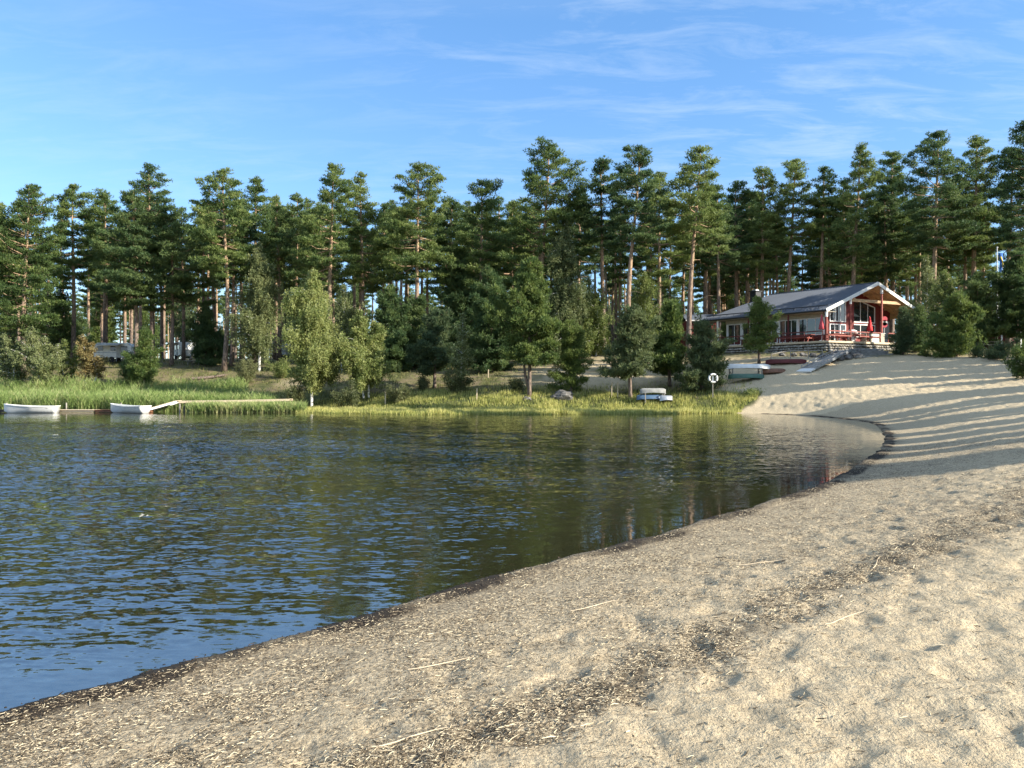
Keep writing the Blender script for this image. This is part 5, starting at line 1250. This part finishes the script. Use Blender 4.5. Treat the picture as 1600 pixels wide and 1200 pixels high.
def caravan(loc, rz, lab, awning=True, sc=1):
    t = empty('caravan', loc, lab, 'caravan', 'caravans of the campsite', rz); Ln, Wd = 4.4, 2.1
    prof = [(-2.1, .55), (-2.2, 1.1), (-2.05, 2.1), (-1.75, 2.35), (1.75, 2.35), (2.1, 1.95), (2.2, 1.3), (2.05, .55)]
    n = len(prof); mb = MB(); mb.poly([(x, -Wd / 2, z) for x, z in prof] + [(x, Wd / 2, z) for x, z in prof], [tuple(range(n)), tuple(reversed(range(n, 2 * n)))] + [(i, i + n, (i + 1) % n + n, (i + 1) % n) for i in range(n)])
    bd = mb.build('body', M['hull'], t)
    for x, w in ((-1.45, .7), (0.05, .6), (1.35, .75)):
        mb = MB(); mb.box((x, -Wd / 2 - .02, 1.65), (w, .04, .55)); mb.build('window', M['glass'], t)
    mb = MB(); mb.box((.75, -Wd / 2 - .015, 1.35), (.6, .03, 1.5)); dr = mb.build('door', M['awn'], t)
    mb = MB(); mb.box((0, -Wd / 2 - .01, 1.15), (4.2, .02, .12)); mb.build('stripe', M['zinc'], t)
    for s in (-1, 1):
        mb = MB(); 
        mb.tube([(-.1, s * Wd / 2 - s * .12, .32), (-.1, s * Wd / 2 + s * .06, .32)], .32, 16); mb.build('wheel', M['tyre'], t)
    mb = MB(); mb.bar((2.1, -.4, .5), (3.1, 0, .45), .07); mb.bar((2.1, .4, .5), (3.1, 0, .45), .07); mb.tube([(3.0, 0, 0), (3.0, 0, .6)], .035, 6); mb.build('drawbar', M['zinc'], t)
    if awning:
        mb = MB(); slab(mb, [Vector((-1.6, -Wd / 2, 2.3)), Vector((1.3, -Wd / 2, 2.3)), Vector((1.2, -Wd / 2 - 2.0, 1.95)), Vector((-1.5, -Wd / 2 - 2.0, 1.95))], .03); aw = mb.build('awning', M['awn'], t)
        mb = MB()
        for x in (-1.45, 1.15): mb.tube([(x, -Wd / 2 - 1.95, 0), (x, -Wd / 2 - 1.95, 1.93)], .025, 6)
        mb.build('awning_poles', M['zinc'], t)
    t.scale = (sc,) * 3
    return t
caravan(G(181, 93), math.radians(8), 'white caravan with a grey awning behind the orange brown tree')
caravan(G(287, 103), math.radians(-50), 'caravan in shade with a pale roof right of the tallest dark pine')
caravan(G(436, 106), math.radians(60), 'white caravan glimpsed between the trunks left of the big birch', False, .9)
t = picnic('wood'); t.location = G(305, 89); tag(t, 'weathered wooden picnic table at the campsite edge', 'picnic table', 'picnic tables under the pines')
TD = picnic('dark'); TD.location = G(1545, 76); tag(TD, 'dark picnic table at the foot of the flagpole', 'picnic table', 'picnic tables under the pines')
copy_tree(TD, G(1440, 78.5), .3, 'dark picnic table behind the young pines right of the terrace')
g = G(1558, 80); t = empty('flagpole', g, 'tall white flagpole with a narrow blue pennant among the pines at right', 'flagpole'); zt = H0 + (YH - 388) / F * 80 - g.z
mb = MB(); mb.tube([(0, 0, 0), (0, 0, zt * .5), (0, 0, zt)], [.085, .07, .045], 10); mb.build('pole', M['white'], t)
mb = MB(); mb.lathe([(0, zt), (.10, zt + .05), (.10, zt + .12), (0, zt + .18)], n=12); mb.build('knob', M['white'], t, True)
mb = MB(); mb.box((0, .12, 1.0), (.26, .1, 2.0)); mb.build('footing', M['zinc'], t)
def pennant(x0, w, mat, ztop, ln, yy):
    mb = MB(); n = 14
    for i in range(n + 1):
        s = i / n; ww = w * (1 - .75 * s); o = .10 * math.sin(s * 7 + yy * 9); z = ztop - ln * s
        mb.v += [(x0 + o + .02 + s * .35, yy, z), (x0 + o + ww + s * .35, yy + .1 * math.sin(s * 9), z), (x0 + o + ww + s * .35, yy + .02 + .1 * math.sin(s * 9), z), (x0 + o + .02 + s * .35, yy + .02, z)]
    for i in range(n):
        for k in range(4): mb.f.append((i * 4 + k, i * 4 + (k + 1) % 4, (i + 1) * 4 + (k + 1) % 4, (i + 1) * 4 + k))
    mb.build('pennant', M[mat], t, True)
pennant(.08, .55, 'bluef', zt - .5, 3.0, 0); pennant(.30, .22, 'yell', zt - .9, 1.9, -.04)
# little stakes, fallen log
for px, D, h, lab in ((745, 63.5, .95, 'pale wooden stake in the grass below the thin birch'), (602, 65, 1.2, 'thin stake in the grass right of the two stemmed birch'), (763, 74, .8, 'short pale stake on the wooded bank'), (956, 64, 1.3, 'left one of the two thin grey posts left of the kayak trestle'), (965, 64, 1.3, 'right one of the two thin grey posts left of the kayak trestle')):
    mb = MB(); mb.bar((0, 0, -.2), (.02, 0, h), .09); o = mb.build('stake', M['palewood']); o.location = G(px, D); tag(o, lab, 'stake', 'stakes along the far shore')
a = G(300, 80); mb = MB(); mb.tube([(0, 0, .15), (1.4, .3, .25), (3.2, .9, .55)], [.16, .15, .10], 9); mb.tube([(2.2, .5, .35), (2.9, .2, .9)], [.05, .02], 5)
o = mb.build('fallen_log', M['bark']); o.location = a; tag(o, 'fallen trunk lying on the bank behind the reeds', 'log')
mb = MB(); mb.tube([(0, 0, .25), (1.6, .1, .35), (3.2, -.2, .15)], [.10, .09, .05], 8); mb.tube([(1.0, 0, .3), (1.5, .2, .9)], [.035, .01], 5); o = mb.build('fallen_log', M['wood']); o.location = G(455, 64.5); tag(o, 'thin dead trunk lying at the waterline beside the big birch', 'log')
